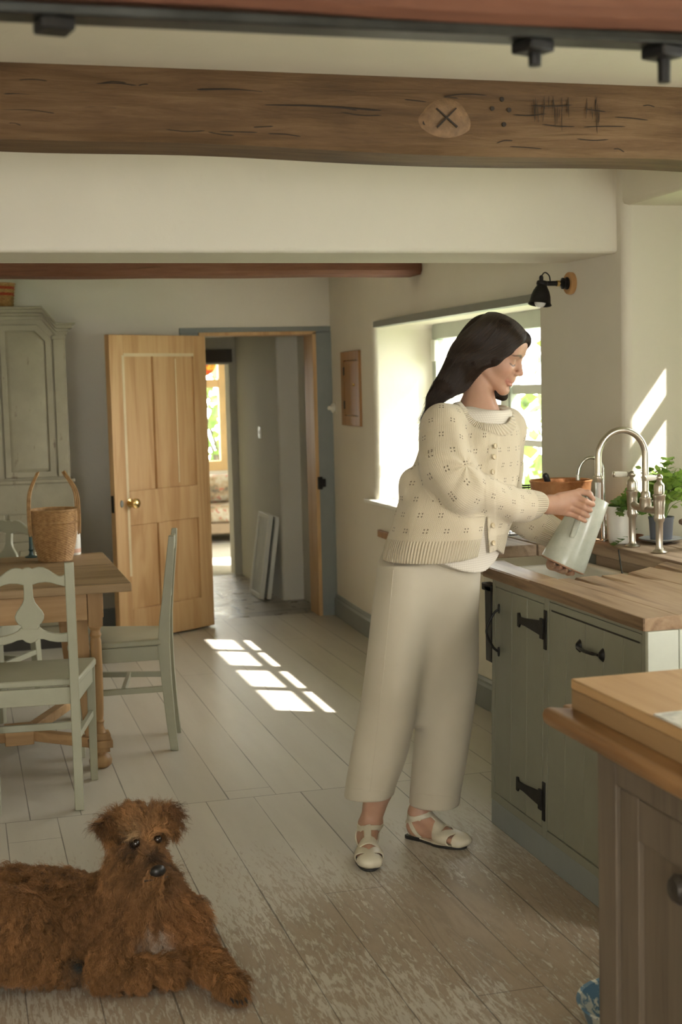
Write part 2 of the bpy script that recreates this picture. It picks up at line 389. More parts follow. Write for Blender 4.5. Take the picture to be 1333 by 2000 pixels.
# the knot: a raised boss with a crossed split, and peg holes beside it
kp = at(868, 231, 3.40)
k = MB(); rings = []
for r, h in ((.085, 0), (.06, .006), (.046, .012), (.03, .012), (.012, .011)): rings.append((r, h))
k.lathe(rings, (0, 0, 0), 28, Matrix.Translation(Vector((kp[0], 3.405, kp[2]))) @ Matrix.Rotation(PI/2, 4, 'X') @ Matrix.Diagonal((1.0, .8, 1, 1)), cap=False)
k.lathe([(.001, .0105), (.012, .011)], (0, 0, 0), 28, Matrix.Translation(Vector((kp[0], 3.405, kp[2]))) @ Matrix.Rotation(PI/2, 4, 'X'), cap=False)
k.build('knot', M['beam'] if False else plain('knot_wood', (.20, .115, .055), .6, 0, .3, 40, .5), bm_, smooth=True)
kc = MB()
for a_ in (.75, 2.45):
    d = Vector((math.cos(a_), 0, math.sin(a_)))*.036; c_ = Vector((kp[0]+.004, 3.3905, kp[2]))
    kc.bar(c_-d, c_+d, .005, .004, (0, 1, 0), .003, .003)
for px, py in ((962, 212), (981, 194), (995, 215), (985, 243), (830, 240)):
    p = at(px, py, 3.4); kc.lathe([(.0001, 0), (.006, 0), (.006, .004), (.0001, .004)], (0, 0, 0), 10, Matrix.Translation(Vector((p[0], 3.402, p[2]))) @ Matrix.Rotation(PI/2, 4, 'X'), cap=False)
for (a_, b_) in (((505, 178), (690, 190)), ((505, 205), (745, 216)), ((150, 180), (225, 190)), ((385, 175), (520, 180)), ((0, 215), (110, 222))):
    p, q = at(*a_, 3.396), at(*b_, 3.396); mid = (p+q)/2 + np.array([0, 0, .004])
    kc.tube(bez([p, mid, q], 8), [.0008]+[.0026]*15+[.0008], 5)
rs_ = random.Random(4)
for i in range(26):
    px = rs_.uniform(1040, 1180); py = rs_.uniform(185, 215); p, q = at(px, py, 3.3965), at(px+rs_.uniform(-4, 4), py+rs_.uniform(18, 48), 3.3965); kc.tube([p, (p+q)/2, q], [.0004, .0010, .0004], 5)
for i in range(34):
    px = rs_.uniform(0, 1300); py = 127+px*.036+rs_.uniform(25, 125); L_ = rs_.uniform(15, 90); p, q = at(px, py, 3.3965), at(px+L_, py+L_*.035+rs_.uniform(-6, 6), 3.3965); m_ = (p+q)/2+np.array([0, 0, rs_.uniform(-.004, .004)]); kc.tube(bez([p, m_, q], 5), [.0005]+[.0014]*9+[.0005], 5)
kc.build('splits', plain('beam_crack', (.03, .02, .013), .8), bm_)
struct(rough_beam((-2.66, 6.58, 2.035), (WX-.005, 6.80, 2.22), .006, 120, 5).build('ceiling_beam', M['beam_red'], smooth=True), 'reddish beam near the far wall')
fb = struct(rough_beam((-2.66, 1.79, 1.990), (2.33, 1.875, 2.285), .003, 120, 9, .012).build('ceiling_beam', M['beam_red'], smooth=True), 'near beam with a bolted iron plate beneath')
MB().box((-2.66, 1.80, 1.9715), (2.3, 1.852, 1.9865)).build('iron_plate', M['steel'], fb, bevel=.003)
for px, py, st in ((105, 40, 0), (1040, 90, .016), (1293, 102, .032)):
    p = at(px, py, 1.83); nb = MB(); R = Matrix.Rotation(.35 if st else .2, 3, 'Z')
    nb.box((p[0]-.022, 1.828-.022, 1.956), (p[0]+.022, 1.828+.022, 1.972), R)
    o = nb.build('bolt_nut', M['iron'], fb, bevel=.003)
    if st: MB().lathe([(.001, 1.955-st), (.009, 1.955-st), (.0095, 1.957)], (p[0]+.004, 1.83, 0), 14).build('bolt_stud', M['iron'], o, smooth=True)

# baseboards
bb = MB()
prof = [(0, 0), (-.022, 0), (-.022, .105), (-.014, .118), (-.014, .128), (-.006, .14), (0, .14)]
pts = [(WXF(y)+.001, y) for y in (8.6, 8.2, 7.8, 7.3, 6.8, 6.3, 5.8, 5.2, 4.53)]
for (x0, y0), (x1, y1) in zip(pts[:-1], pts[1:]):
    n = len(prof); bb.add([(x0+a, y0, b) for a, b in prof]+[(x1+a, y1, b) for a, b in prof], [(i, (i+1) % n, n+(i+1) % n, n+i) for i in range(n)])
struct(bb.build('baseboard_right', M['greyblue'], weld=True), 'grey painted skirting board along the window wall')
struct(MB().box((-2.65, 8.575, 0), (1.39, 8.6, .14)).build('baseboard_far', M['greyblue'], bevel=.005), 'grey painted skirting board on the far wall')

# window 1 : deep reveal, leaded sill, three-light casement
def glass_mat():
    t = NT('window_glass'); tr = t.node('ShaderNodeBsdfTransparent'); gl = t.node('ShaderNodeBsdfGlossy'); gl.inputs['Roughness'].default_value = .02
    g = t.node('ShaderNodeNewGeometry'); dt = t.node('ShaderNodeVectorMath', operation='DOT_PRODUCT'); t.l.new(g.outputs['Normal'], dt.inputs[0]); t.l.new(g.outputs['Incoming'], dt.inputs[1])
    c = t.math('SUBTRACT', 1., t.math('ABSOLUTE', dt.outputs['Value'])); fac = t.math('MULTIPLY_ADD', t.math('POWER', c, 5.), .48, .02, clamp=True)   # reflection of one face, growing towards grazing
    mx = t.node('ShaderNodeMixShader'); t.l.new(fac, mx.inputs[0]); t.l.new(tr.outputs[0], mx.inputs[1]); t.l.new(gl.outputs[0], mx.inputs[2]); t.l.new(mx.outputs[0], t.out.inputs[0]); return t.m
M['glass'] = glass_mat()
M['win'] = plain('window_paint', (.42, .45, .39), .45, 0, .05)
M['winbar'] = plain('glazing_bar_paint', (.62, .63, .56), .45, 0, .05)
def window(name, label, x0, x1, ya, yb, z0, z1, stiles, bars_y, bars_z, mat, barmat, rail=.055):
    w = thing(name, None, None, ((x0+x1)/2, ya, z0)); struct(w, label)
    f = MB(); f.box((x0, ya, z0), (x1, yb, z0+rail)); f.box((x0, ya, z1-rail), (x1, yb, z1))
    for a, b in stiles: f.box((x0, a, z0+rail), (x1, b, z1-rail))
    f.build('window_frame', mat, w, bevel=.004)
    b = MB(); xm = (x0+x1)/2
    for y, t in bars_y: b.box((xm-.012, y-t/2, z0+rail), (xm+.012, y+t/2, z1-rail))
    for z, t in bars_z: b.box((xm-.0115, ya+.01, z-t/2), (xm+.0115, yb-.01, z+t/2))
    b.build('glazing_bar', barmat, w)
    MB().box((xm-.002, ya+.01, z0+.02), (xm+.002, yb-.01, z1-.02)).build('pane', M['glass'], w)
    return w
w1 = window('window_1', 'cottage casement window in the deep reveal', 2.645, 2.70, 5.22, 7.51, .82, 1.83,
            [(7.445, 7.51), (6.35, 6.47), (5.22, 5.36)], [(6.93, .07), (5.87, .08)], [(1.455, .045), (1.195, .03)], M['win'], M['winbar'], .085)
MB().box((2.632, 6.37, .91), (2.646, 6.45, 1.745)).build('casement_stile', M['winbar'], w1, bevel=.004)
MB().box((2.622, 7.40, 1.62), (2.646, 7.46, 1.74)).build('window_sensor', M['white_paint'], w1, bevel=.004)
struct(MB().box((2.255, 5.15, .815), (2.66, 7.64, .836)).build('trim_1', M['white_paint'], bevel=.004), 'white window sill of the deep reveal')
lt = MB(); lt.add([(2.262, 5.2, 1.812), (2.262, 7.40, 1.812), (2.262, 7.40, 1.846), (2.262, 6.7, 1.851), (2.262, 5.9, 1.849), (2.262, 5.2, 1.846)] +
       [(2.32, 5.2, 1.812), (2.32, 7.40, 1.812), (2.32, 7.40, 1.846), (2.32, 6.7, 1.851), (2.32, 5.9, 1.849), (2.32, 5.2, 1.846)],
       [(0, 1, 2, 3, 4, 5), (11, 10, 9, 8, 7, 6)] + [(i, (i+1) % 6, 6+(i+1) % 6, 6+i) for i in range(6)])
struct(lt.build('trim_2', plain('lintel_paint', (.24, .245, .21), .5, 0, .06), bevel=.003), 'grey painted lintel over the window')
# window 2 over the sink
w2 = window('window_2', 'window over the sink', 2.84, 2.90, 3.32, 4.42,   .97, 2.118, [(4.33, 4.42), (3.32, 3.41)], [(3.82, .05)], [(1.865, .06)], M['win'], M['winbar'], .045)

# door surround and open pine door
ds = thing('door_1', None, None, (1.48, 8.5, 0)); struct(ds, 'open stripped pine door and its grey frame')
f = MB(); f.box((1.36, 8.585, 1.842), (2.345, 8.602, 1.876)); f.box((2.232, 8.575, 0), (2.338, 8.602, 1.842)); f.box((1.36, 8.585, 0), (1.48, 8.602, 1.842))
f.build('door_frame', M['greyblue'], ds, bevel=.003)
f = MB(); f.box((2.212, 8.57, 0), (2.236, 8.80, 1.842)); f.box((1.478, 8.57, 1.824), (2.236, 8.80, 1.846)); f.box((1.476, 8.59, 0), (1.49, 8.79, 1.842))
f.build('door_jamb', M['pine'], ds, bevel=.002)
k = MB(); k.box((2.222, 8.545, .83), (2.25, 8.577, .91)); k.box((2.25, 8.56, .845), (2.275, 8.577, .895)); k.build('latch_keeper', M['iron'], ds, bevel=.003)
H0 = Vector((1.478, 8.50, 0)); DU = Vector((-.835, -.55, 0)).normalized(); DN = Vector((DU.y, -DU.x, 0))      # DN faces the kitchen side
if DN.y > 0: DN = -DN
def dbox(m, u0, u1, z0, z1, n0, n1):
    vs = []
    for n in (n0, n1):
        for u, z in ((u0, z0), (u1, z0), (u1, z1), (u0, z1)): vs.append(tuple(H0 + DU*u + DN*n + Vector((0, 0, z))))
    m.add(vs, [(3,2,1,0),(4,5,6,7),(0,1,5,4),(1,2,6,5),(2,3,7,6),(3,0,4,7)])
DW = .765; DH = 1.822
lf = MB(); st = .105
dbox(lf, 0, st, .012, DH, 0, .04); dbox(lf, DW-st, DW, .012, DH, 0, .04); dbox(lf, st, DW-st, DH-.115, DH, 0, .04)
dbox(lf, st, DW-st, .012, .20, 0, .04); dbox(lf, st, DW-st, .70, .905, 0, .04)
dbox(lf, DW/2-.05, DW/2+.05, .20, .70, 0, .04); dbox(lf, DW/2-.05, DW/2+.05, .905, DH-.115, 0, .04)
leaf = lf.build('door_leaf', M['pine'], ds, bevel=.003)
for (u0, u1, z0, z1) in ((st, DW/2-.05, .2, .7), (DW/2+.05, DW-st, .2, .7), (st, DW/2-.05, .905, DH-.115), (DW/2+.05, DW-st, .905, DH-.115)):
    p = MB(); dbox(p, u0-.005, u1+.005, z0-.005, z1+.005, .014, .024)
    p.build('door_panel', M['pine'], leaf)
    if z0 < .5: continue
# pale filled strips round the upper panels, where old paint was not fully stripped
s = MB(); dbox(s, DW-st-.004, DW-st+.014, .40, DH-.12, .039, .0415); dbox(s, st, DW-st, DH-.127, DH-.108, .039, .0415)
s.build('paint_strip', plain('old_paint', (.62, .50, .30), .5), leaf)
s = MB(); dbox(s, DW/2-.145, DW/2-.137, .93, DH-.14, .0238, .0255); s.build('split_line', plain('pale_split', (.68, .56, .34), .6), leaf)
kb = MB(); kc_ = H0 + DU*(DW-.115) + DN*.04 + Vector((0, 0, .835)); Mx = Matrix.Translation(kc_) @ DN.to_track_quat('Z', 'Y').to_matrix().to_4x4()
kb.lathe([(.001, 0), (.026, 0), (.026, .004), (.012, .008), (.011, .026), (.022, .032), (.030, .045), (.028, .06), (.016, .068), (.001, .07)], (0, 0, 0), 24, Mx, cap=False)
kb.build('door_knob', M['brass'], leaf, smooth=True)
kb = MB(); kc_ = H0 + DU*(DW-.05) + DN*.04 + Vector((0, 0, .835)); Mx = Matrix.Translation(kc_) @ DN.to_track_quat('Z', 'Y').to_matrix().to_4x4()
kb.lathe([(.001, 0), (.016, 0), (.014, .004), (.001, .004)], (0, 0, 0), 18, Mx @ Matrix.Diagonal((.8, 1.4, 1, 1)), cap=False); kb.build('keyhole_cover', plain('dull_escutcheon', (.2, .2, .17), .4, .7), leaf, smooth=True)
kb = MB(); dbox(kb, DW-.002, DW+.004, .785, .885, .010, .030); kb.build('lock_edge', M['iron'], leaf)
kb = MB(); kc_ = H0 + DU*(DW-.115) + Vector((0, 0, .835)); Mx = Matrix.Translation(kc_) @ (-DN).to_track_quat('Z', 'Y').to_matrix().to_4x4()
kb.lathe([(.001, 0), (.026, 0), (.026, .004), (.012, .008), (.011, .026), (.022, .032), (.030, .045), (.028, .06), (.016, .068), (.001, .07)], (0, 0, 0), 24, Mx, cap=False); kb.build('door_knob', M['iron'], leaf, smooth=True)

# the passage: flagstones, return wall, inner opening, room beyond
def flag_mat():
    t = NT('flagstones'); v = t.geo((1, 1, 1)); nz = t.node('ShaderNodeTexNoise'); t.l.new(v, nz.inputs['Vector']); nz.inputs['Scale'].default_value = 2.5
    vm = t.node('ShaderNodeVectorMath', operation='MULTIPLY_ADD'); t.l.new(nz.outputs['Color'], vm.inputs[0]); vm.inputs[1].default_value = (.16, .16, 0); t.l.new(v, vm.inputs[2])
    b = t.node('ShaderNodeTexBrick'); t.l.new(vm.outputs[0], b.inputs['Vector']); b.inputs['Scale'].default_value = 1.; b.offset = .37
    b.inputs['Brick Width'].default_value = .62; b.inputs['Row Height'].default_value = .36; b.inputs['Mortar Size'].default_value = .012; b.inputs['Bias'].default_value = 0
    b.inputs['Color1'].default_value = (.19, .15, .11, 1); b.inputs['Color2'].default_value = (.33, .30, .23, 1); b.inputs['Mortar'].default_value = (.05, .045, .04, 1)
    n = t.noise(v, 7., 6, .6); t.base(t.mix(.35, b.outputs['Color'], t.ramp(n, [(.3, (.12, .10, .075)), (.7, (.42, .38, .29))])), t.ramp(n, [(.3, .22), (.7, .45)]), 0, .5)
    t.bump(t.math('SUBTRACT', t.math('MULTIPLY', n, .8), t.math('MULTIPLY', b.outputs['Fac'], 1.)), .6, .012); return t.m
M['flag'] = flag_mat()
struct(MB().box((.4, 8.72, -.12), (3.0, 10.82, -.004)).build('floor_passage', M['flag']), 'worn flagstone floor of the passage')
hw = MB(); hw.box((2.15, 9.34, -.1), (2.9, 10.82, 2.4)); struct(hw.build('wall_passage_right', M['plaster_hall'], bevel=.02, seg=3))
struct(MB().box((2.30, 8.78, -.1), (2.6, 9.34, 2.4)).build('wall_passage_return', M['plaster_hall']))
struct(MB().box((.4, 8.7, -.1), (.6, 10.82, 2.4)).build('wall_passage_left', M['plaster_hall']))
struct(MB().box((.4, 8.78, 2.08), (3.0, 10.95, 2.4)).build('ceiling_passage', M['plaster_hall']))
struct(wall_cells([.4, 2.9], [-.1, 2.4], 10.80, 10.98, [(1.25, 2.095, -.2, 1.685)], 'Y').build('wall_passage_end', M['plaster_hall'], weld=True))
struct(MB().box((1.2, 10.775, 1.70), (2.12, 10.80, 1.80)).build('trim_3', plain('dark_lintel', (.07, .055, .04), .6), bevel=.004), 'dark lintel over the inner opening')
sw = at(547, 843, 9.95); swt = thing('light_switch', 'small pale light switch on the passage wall', 'switch', (2.15, 9.95, sw[2]))
MB().box((2.143, 9.91, sw[2]-.043), (2.150, 9.99, sw[2]+.043)).build('switch_plate', M['white_paint'], swt, bevel=.003); MB().box((2.138, 9.94, sw[2]-.012), (2.143, 9.955, sw[2]+.012)).build('rocker', M['white_paint'], swt)
def frame_panel(y0, h, lean, thick, label, xb):
    p = thing('leaning_panel', label, 'panel', (xb, y0, 0), group=None)
    Rz = Matrix.Rotation(lean, 3, 'Y'); b = Vector((xb, y0, .003))
    def bx(m, a, c):
        vs = MB().box(a, c).v; m.add([tuple(Rz @ Vector(q) + b) for q in vs], [(0,3,2,1),(4,5,6,7),(0,1,5,4),(1,2,6,5),(2,3,7,6),(3,0,4,7)])
    w = .36; m = MB(); e = .03
    bx(m, (0, 0, 0), (thick, w, e)); bx(m, (0, 0, h-e), (thick, w, h)); bx(m, (0, 0, e), (thick, e, h-e)); bx(m, (0, w-e, e), (thick, w, h-e)); m.build('panel_frame', M['white_paint'], p, bevel=.002)
    m = MB(); bx(m, (thick*.3, e, e), (thick*.7, w-e, h-e)); m.build('panel_board', plain('panel_grey', (.60, .60, .55), .5), p)
frame_panel(9.42, .60, .145, .032, 'narrow white framed panel leaning on the passage wall, the one nearer the passage middle', 1.995)
frame_panel(9.40, .585, .14, .03, 'narrow white framed panel leaning on the passage wall, the one tucked behind', 2.045)
# room beyond
struct(MB().box((.3, 10.82, -.12), (4.2, 14.2, -.002)).build('floor_far_room', plain('pale_carpet', (.62, .58, .50), .9, 0, .05, 30, .3)), 'pale carpet of the room beyond')
struct(MB().box((.2, 10.98, -.1), (.35, 14.2, 2.5)).build('wall_far_room_left', M['plaster']))
struct(MB().box((4.05, 10.98, -.1), (4.2, 14.2, 2.5)).build('wall_far_room_right', M['plaster']))
struct(MB().box((.2, 10.9, 2.3), (4.2, 14.2, 2.5)).build('ceiling_far_room', M['ceiling']))
struct(wall_cells([.2, 4.2], [-.1, 2.5], 13.75, 13.95, [(1.3, 2.72, .66, 2.15)], 'Y').build('wall_far_room_end', M['plaster'], weld=True))
w3 = thing('window_3', None, None, (2, 13.8, .66)); struct(w3, 'pine framed window of the room beyond')
f = MB()
for a, c in (((1.3, 13.76, .66), (2.72, 13.84, .76)), ((1.3, 13.76, 2.07), (2.72, 13.84, 2.15)), ((2.56, 13.76, .76), (2.72, 13.84, 2.07)), ((1.3, 13.76, .76), (1.4, 13.84, 2.07)), ((1.86, 13.76, .76), (1.98, 13.84, 2.07)), ((1.4, 13.765, 1.50), (2.56, 13.835, 1.585))): f.box(a, c)
f.build('window_frame', plain('yellow_pine_frame', (.60, .40, .17), .45, 0, .1), w3, bevel=.004)
MB().box((1.4, 13.80, .7), (2.6, 13.804, 2.1)).build('pane', M['glass'], w3)
# sky-lit garden outside
struct(MB().box((2.95, -6, -.5), (26, 30, -.42)).build('ground', plain('lawn', (.10, .17, .05), .9, 0, .3, 3)), 'lawn outside')
struct(MB().box((-8, 13.97, -.5), (2.95, 30, -.42)).build('ground_behind', plain('lawn_behind', (.10, .17, .05), .9, 0, .3, 3)), 'lawn behind the house')
def leaf_mat(name, a, b):
    t = NT(name); n = t.noise(t.geo(), 9., 4); c = t.ramp(n, [(.3, a), (.7, b)]); t.base(c, .45, 0, .35)
    tl = t.node('ShaderNodeBsdfTranslucent'); t.l.new(t.mix(.5, c, (.35, .5, .08)), tl.inputs[0]); mx = t.node('ShaderNodeMixShader'); mx.inputs[0].default_value = .38
    t.l.new(t.b.outputs[0], mx.inputs[1]); t.l.new(tl.outputs[0], mx.inputs[2]); t.l.new(mx.outputs[0], t.out.inputs[0]); return t.m
M['garden'] = leaf_mat('garden_leaf', (.055, .085, .03), (.15, .20, .085)); M['herb'] = leaf_mat('herb_leaf', (.15, .28, .045), (.34, .48, .11)); M['ivy'] = leaf_mat('dark_leaf', (.06, .15, .03), (.16, .28, .07))
def shrub(label, c, r, n, size, seed, cat='bush', name='garden_shrub'):
    rg = np.random.default_rng(seed); t = thing(name, label, cat, (c[0], c[1], -.42)); m = MB(); r = np.array(r)
    for i in range(n):
        d = rg.normal(size=3); d /= np.linalg.norm(d); p = np.array(c) + d*r*rg.uniform(.55, 1)**.5
        if p[2] < -.4: continue
        e1 = rg.normal(size=3); e1 /= np.linalg.norm(e1); e2 = np.cross(e1, d); e2 /= np.linalg.norm(e2)+1e-6; L = size*rg.uniform(.6, 1.3)
        m.add([p-e2*L*.45, p+e1*L*.7+d*L*.1, p+e2*L*.45, p-e1*L*.7], [(0, 1, 2, 3)])
    m.build('foliage', M['garden'], t); s = MB()
    for k in range(6):
        a = k*1.05; s.tube(bez([(c[0], c[1], -.42), (c[0]+.2*math.cos(a)*r[0], c[1]+.2*math.sin(a)*r[1], c[2]-.2*r[2]), (c[0]+.6*math.cos(a)*r[0], c[1]+.6*math.sin(a)*r[1], c[2]+.4*r[2])], 4), [.04]*4+[.02]*5, 6)
    s.build('stem', plain('bark', (.08, .06, .04), .9), t)
shrub('loose green shrub outside the window nearest the glass', (4.6, 8.6, .35), (.85, 1.4, .8), 1500, .09, 3)
shrub('tall bright shrub beyond the casement window', (7.6, 12.0, 1.2), (2.2, 3.0, 1.9), 2200, .16, 4)
shrub('low leafy plant under the casement window', (3.25, 6.9, .45), (.3, .75, .62), 600, .08, 5)
shrub('broad hedge seen through the pine framed window', (3.6, 18.4, 1.1), (2.6, 1.0, 2.1), 3000, .13, 6, 'hedge', 'garden_hedge')
# unseen bush added to block the sun from the near part of the sink window
shrub('added dense bush blocking the sun from the sink window', (4.35, 2.15, 1.7), (1.15, 1.64, 2.75), 11000, .17, 8, 'bush', 'sun_blocker_bush')
# ------------------------------------------------------------------ dining end
# table
tb = thing('dining_table', 'scrubbed pine dining table with a turned leg by the open door', 'table', (-.15, 5.9, 0))
TX0, TX1, TY0, TY1 = -1.0, .622, 5.33, 6.43
m = MB()
for i in range(5):
    a = TY0 + (TY1-TY0)*i/5; b = TY0 + (TY1-TY0)*(i+1)/5; m.box((TX0, a+.0008, .717), (TX1, b-.0008, .75))
m.build('tabletop', M['table'], tb, bevel=.004)
m = MB(); m.box((TX0+.14, 5.425, .60), (.455, 5.45, .717)); m.box((TX0+.14, 6.31, .60), (.455, 6.335, .717)); m.box((.50, 5.47, .60), (.522, 6.29, .717)); m.box((TX0+.12, 5.47, .60), (TX0+.14, 6.29, .717))
m.build('apron', M['tablepine'], tb, bevel=.003)
TURN = [(.001, .575), (.024, .575), (.026, .567), (.019, .555), (.0205, .545), (.024, .535), (.0185, .525), (.022, .51), (.0225, .40), (.0215, .28), (.019, .21), (.017, .195), (.022, .187), (.017, .178), (.0175, .165), (.023, .15), (.028, .14)]
for lx, ly in ((.485, 5.45), (.485, 6.31), (TX0+.13, 5.45), (TX0+.13, 6.31)):
    m = MB(); m.box((lx-.028, ly-.028, .572), (lx+.028, ly+.028, .717))
    m.lathe(TURN, (lx, ly, 0), 20)
    m.box((lx-.04, ly-.04, .115), (lx+.04, ly+.04, .14)); m.box((lx-.047, ly-.047, .085), (lx+.047, ly+.047, .115)); m.box((lx-.036, ly-.036, .066), (lx+.036, ly+.036, .085))
    m.lathe([(.001, 0), (.03, 0), (.044, .012), (.046, .03), (.038, .048), (.026, .056), (.026, .067)], (lx, ly, 0), 24)
    sx = -1 if lx > 0 else 1
    m.add([(lx+sx*.10, ly+.02, .60), (lx+sx*.028, ly+.02, .60), (lx+sx*.012, ly+.02, .09), (lx+sx*.052, ly+.02, .09), (lx+sx*.10, ly+.045, .60), (lx+sx*.028, ly+.045, .60), (lx+sx*.012, ly+.045, .09), (lx+sx*.052, ly+.045, .09)],
          [(0, 1, 2, 3), (7, 6, 5, 4), (0, 4, 5, 1), (1, 5, 6, 2), (2, 6, 7, 3), (3, 7, 4, 0)])
    m.build('leg', M['tablepine_z'], tb, bevel=.002)
m = MB(); m.box((.12, 5.33+.24, .085), (.235, 5.70, .15))
for q in ((.46, 5.47), (.46, 6.29)): m.bar((.20, 5.63, .118), (q[0], q[1], .10), .045, .042)
m.bar((.14, 5.64, .118), (-.5, 5.85, .118), .045, .042); m.bar((.14, 5.61, .118), (-.42, 5.35+.25, .118), .05, .042)
for q in ((TX0+.15, 5.47), (TX0+.15, 6.29)): m.bar((-.5, 5.8, .118), (q[0], q[1], .10), .045, .042)
m.build('stretcher', M['tablepine'], tb, bevel=.004)

# chairs
def make_chair(name, label, x, y, rz, group=None):
    t = thing(name, label, 'chair', (x, y, 0), rz, group); mt = M['sage_chair']
    def side(yz, w):      # side-profile polygon in (y, z), thickness w along x, centred
        return yz
    for s in (-1, 1):
        # rear post: one sawn piece, splayed below the seat and raked above it
        yc = [(-.012, 0), (.0, .12), (.012, .30), (.018, .44), (.012, .54), (.0, .64), (-.012, .74), (-.024, .84), (-.03, .9)]
        hw = [.0165, .018, .021, .025, .022, .018, .0165, .0145, .0115]; m = MB(); vs = []
        for (yy, zz), h in zip(yc, hw):
            for dx, dy in ((-.0165, -h), (.0165, -h), (.0165, h), (-.0165, h)): vs.append((s*.145+dx, yy+dy, zz))
        n = len(yc); m.add(vs, [(3,2,1,0)] + [(i*4+k, i*4+(k+1) % 4, (i+1)*4+(k+1) % 4, (i+1)*4+k) for i in range(n-1) for k in range(4)] + [tuple((n-1)*4+k for k in range(4))])
        m.build('rear_post', mt, t, bevel=.003, local=True)
        MB().bar((s*.198, .365, 0), (s*.20, .375, .445), .028, .028, (0, 1, 0), .034, .034).build('front_leg', mt, t, bevel=.003, local=True)
        MB().bar((s*.148, .01, .262), (s*.198, .365, .262), .017, .024).build('side_stretcher', mt, t, bevel=.002, local=True)
        MB().bar((s*.146, .02, .415), (s*.20, .37, .415), .018, .06).build('side_apron', mt, t, bevel=.002, local=True)
    MB().bar((-.13, .015, .415), (.13, .015, .415), .018, .062).build('back_apron', mt, t, bevel=.002, local=True)
    MB().bar((-.19, .375, .415), (.19, .375, .415), .018, .06).build('front_apron', mt, t, bevel=.002, local=True)
    MB().bar((-.17, .19, .262), (.17, .19, .262), .017, .026).build('cross_stretcher', mt, t, bevel=.002, local=True)
    poly = [(-.16, .022), (-.165, .04), (-.222, .375), (-.218, .405), (.218, .405), (.222, .375), (.165, .04), (.16, .022)]
    MB().prism(poly, (0, 0, .447), (1, 0, 0), (0, 1, 0), (0, 0, 1), .026).build('seat', mt, t, bevel=.006, local=True)
    def yz(z): return -.012 + (.74-z)*.12 if z > .64 else 0.0
    def panel(nm, half, th=.018):
        pts = [(a, b) for a, b in half] + [(-a, b) for a, b in reversed(half) if abs(a) > 1e-4]
        k = len(pts); vs = [(a, yz(b)-th/2, b) for a, b in pts] + [(a, yz(b)+th/2, b) for a, b in pts]
        MB().add(vs, [tuple(range(k)), tuple(range(2*k-1, k-1, -1))] + [(i, k+i, k+(i+1) % k, (i+1) % k) for i in range(k)]).build(nm, mt, t, bevel=.003, local=True, angle=50)
    panel('crest_rail', [(0, .889), (.008, .888), (.013, .8845), (.017, .882), (.024, .886), (.040, .889), (.056, .886), (.074, .876), (.092, .862), (.108, .852), (.118, .852), (.132, .860), (.132, .812),
                         (.118, .817), (.100, .822), (.08, .830), (.06, .833), (.035, .831), (.018, .826), (0, .824)])
    panel('splat', [(0, .832), (.0155, .832), (.0155, .80), (.0165, .778), (.022, .760), (.034, .742), (.045, .728), (.051, .713), (.049, .698), (.041, .685), (.030, .677), (.027, .668), (.032, .660), (.032, .632), (0, .624)])
    panel('lower_rail', [(0, .666), (.026, .666), (.030, .672), (.036, .668), (.044, .660), (.062, .651), (.084, .645), (.108, .643), (.132, .645), (.132, .612), (.11, .612), (.09, .613), (.066, .618), (.046, .626), (.028, .628), (.016, .618), (0, .613)], .02)
    return t
GC = 'sage green chairs round the pine table'
make_chair('dining_chair', 'sage green splat-back chair seen from behind at the near side of the table', .2115, 4.935, math.radians(-5.4), GC)
make_chair('dining_chair', 'sage green chair seen side-on at the table end, in front of the pine door', .822, 5.745, math.radians(79), GC)
make_chair('dining_chair', 'sage green chair on the far side of the table, behind the wicker basket', .20, 6.76, math.radians(180-38), GC)

# wicker
def wicker_mat(name, a, b, band=None):
    t = NT(name); n = t.noise(t.geo((1, 1, 1)), 60., 4); c = t.ramp(n, [(.3, a), (.7, b)])
    if band:
        z = t.sep(t.coord('Object'))[2]; w = t.math('SINE', t.math('MULTIPLY', z, 2*PI/.036)); mk = t.math('MULTIPLY', t.math('GREATER_THAN', w, .15), t.math('GREATER_THAN', z, .052))
        c = t.mix(t.math('MULTIPLY', mk, .9), c, band)
    t.base(c, .6, 0, .3); return t.m
M['wicker'] = wicker_mat('willow', (.30, .165, .068), (.50, .31, .14)); M['wicker_red'] = wicker_mat('straw_with_red', (.30, .17, .06), (.46, .29, .11), (.34, .035, .02))
def woven(prof, nst, rows, amp=.0022, c=(0, 0, 0)):
    """wall of a basket: stakes with weavers passing over and under; prof(t) -> (r, z)"""
    n = nst*4; m = MB(); R = rows*3; vs = []
    for i in range(R+1):
        t = i/R; r, z = prof(t); row = int(i/3)
        for k in range(n):
            w = 2*PI*k/n; a = math.cos(w*nst/1. + PI*(row % 2))*amp + (amp*.45 if i % 3 == 1 else -amp*.45) + amp*1.2*max(0, math.cos(w*nst/2))**8
            vs.append((c[0]+(r+a)*math.cos(w), c[1]+(r+a)*math.sin(w), c[2]+z))
    fs = [(i*n+k, i*n+(k+1) % n, (i+1)*n+(k+1) % n, (i+1)*n+k) for i in range(R) for k in range(n)]
    m.add(vs, fs)
    vs2 = []
    for t in (1, .02):
        r, z = prof(t)
        for k in range(n): vs2.append((c[0]+(r-.007)*math.cos(2*PI*k/n), c[1]+(r-.007)*math.sin(2*PI*k/n), c[2]+z))
    b = len(m.v); m.v += vs2
    m.f += [(R*n+k, R*n+(k+1) % n, b+(k+1) % n, b+k) for k in range(n)] + [(b+k, b+(k+1) % n, b+n+(k+1) % n, b+n+k) for k in range(n)] + [tuple(b+n+k for k in range(n)), tuple(range(n-1, -1, -1))]
    return m
BX, BY = .390, 6.20
bk = thing('wicker_basket', 'round wicker shopping basket with two tall handles on the table', 'basket', (BX, BY, .75))
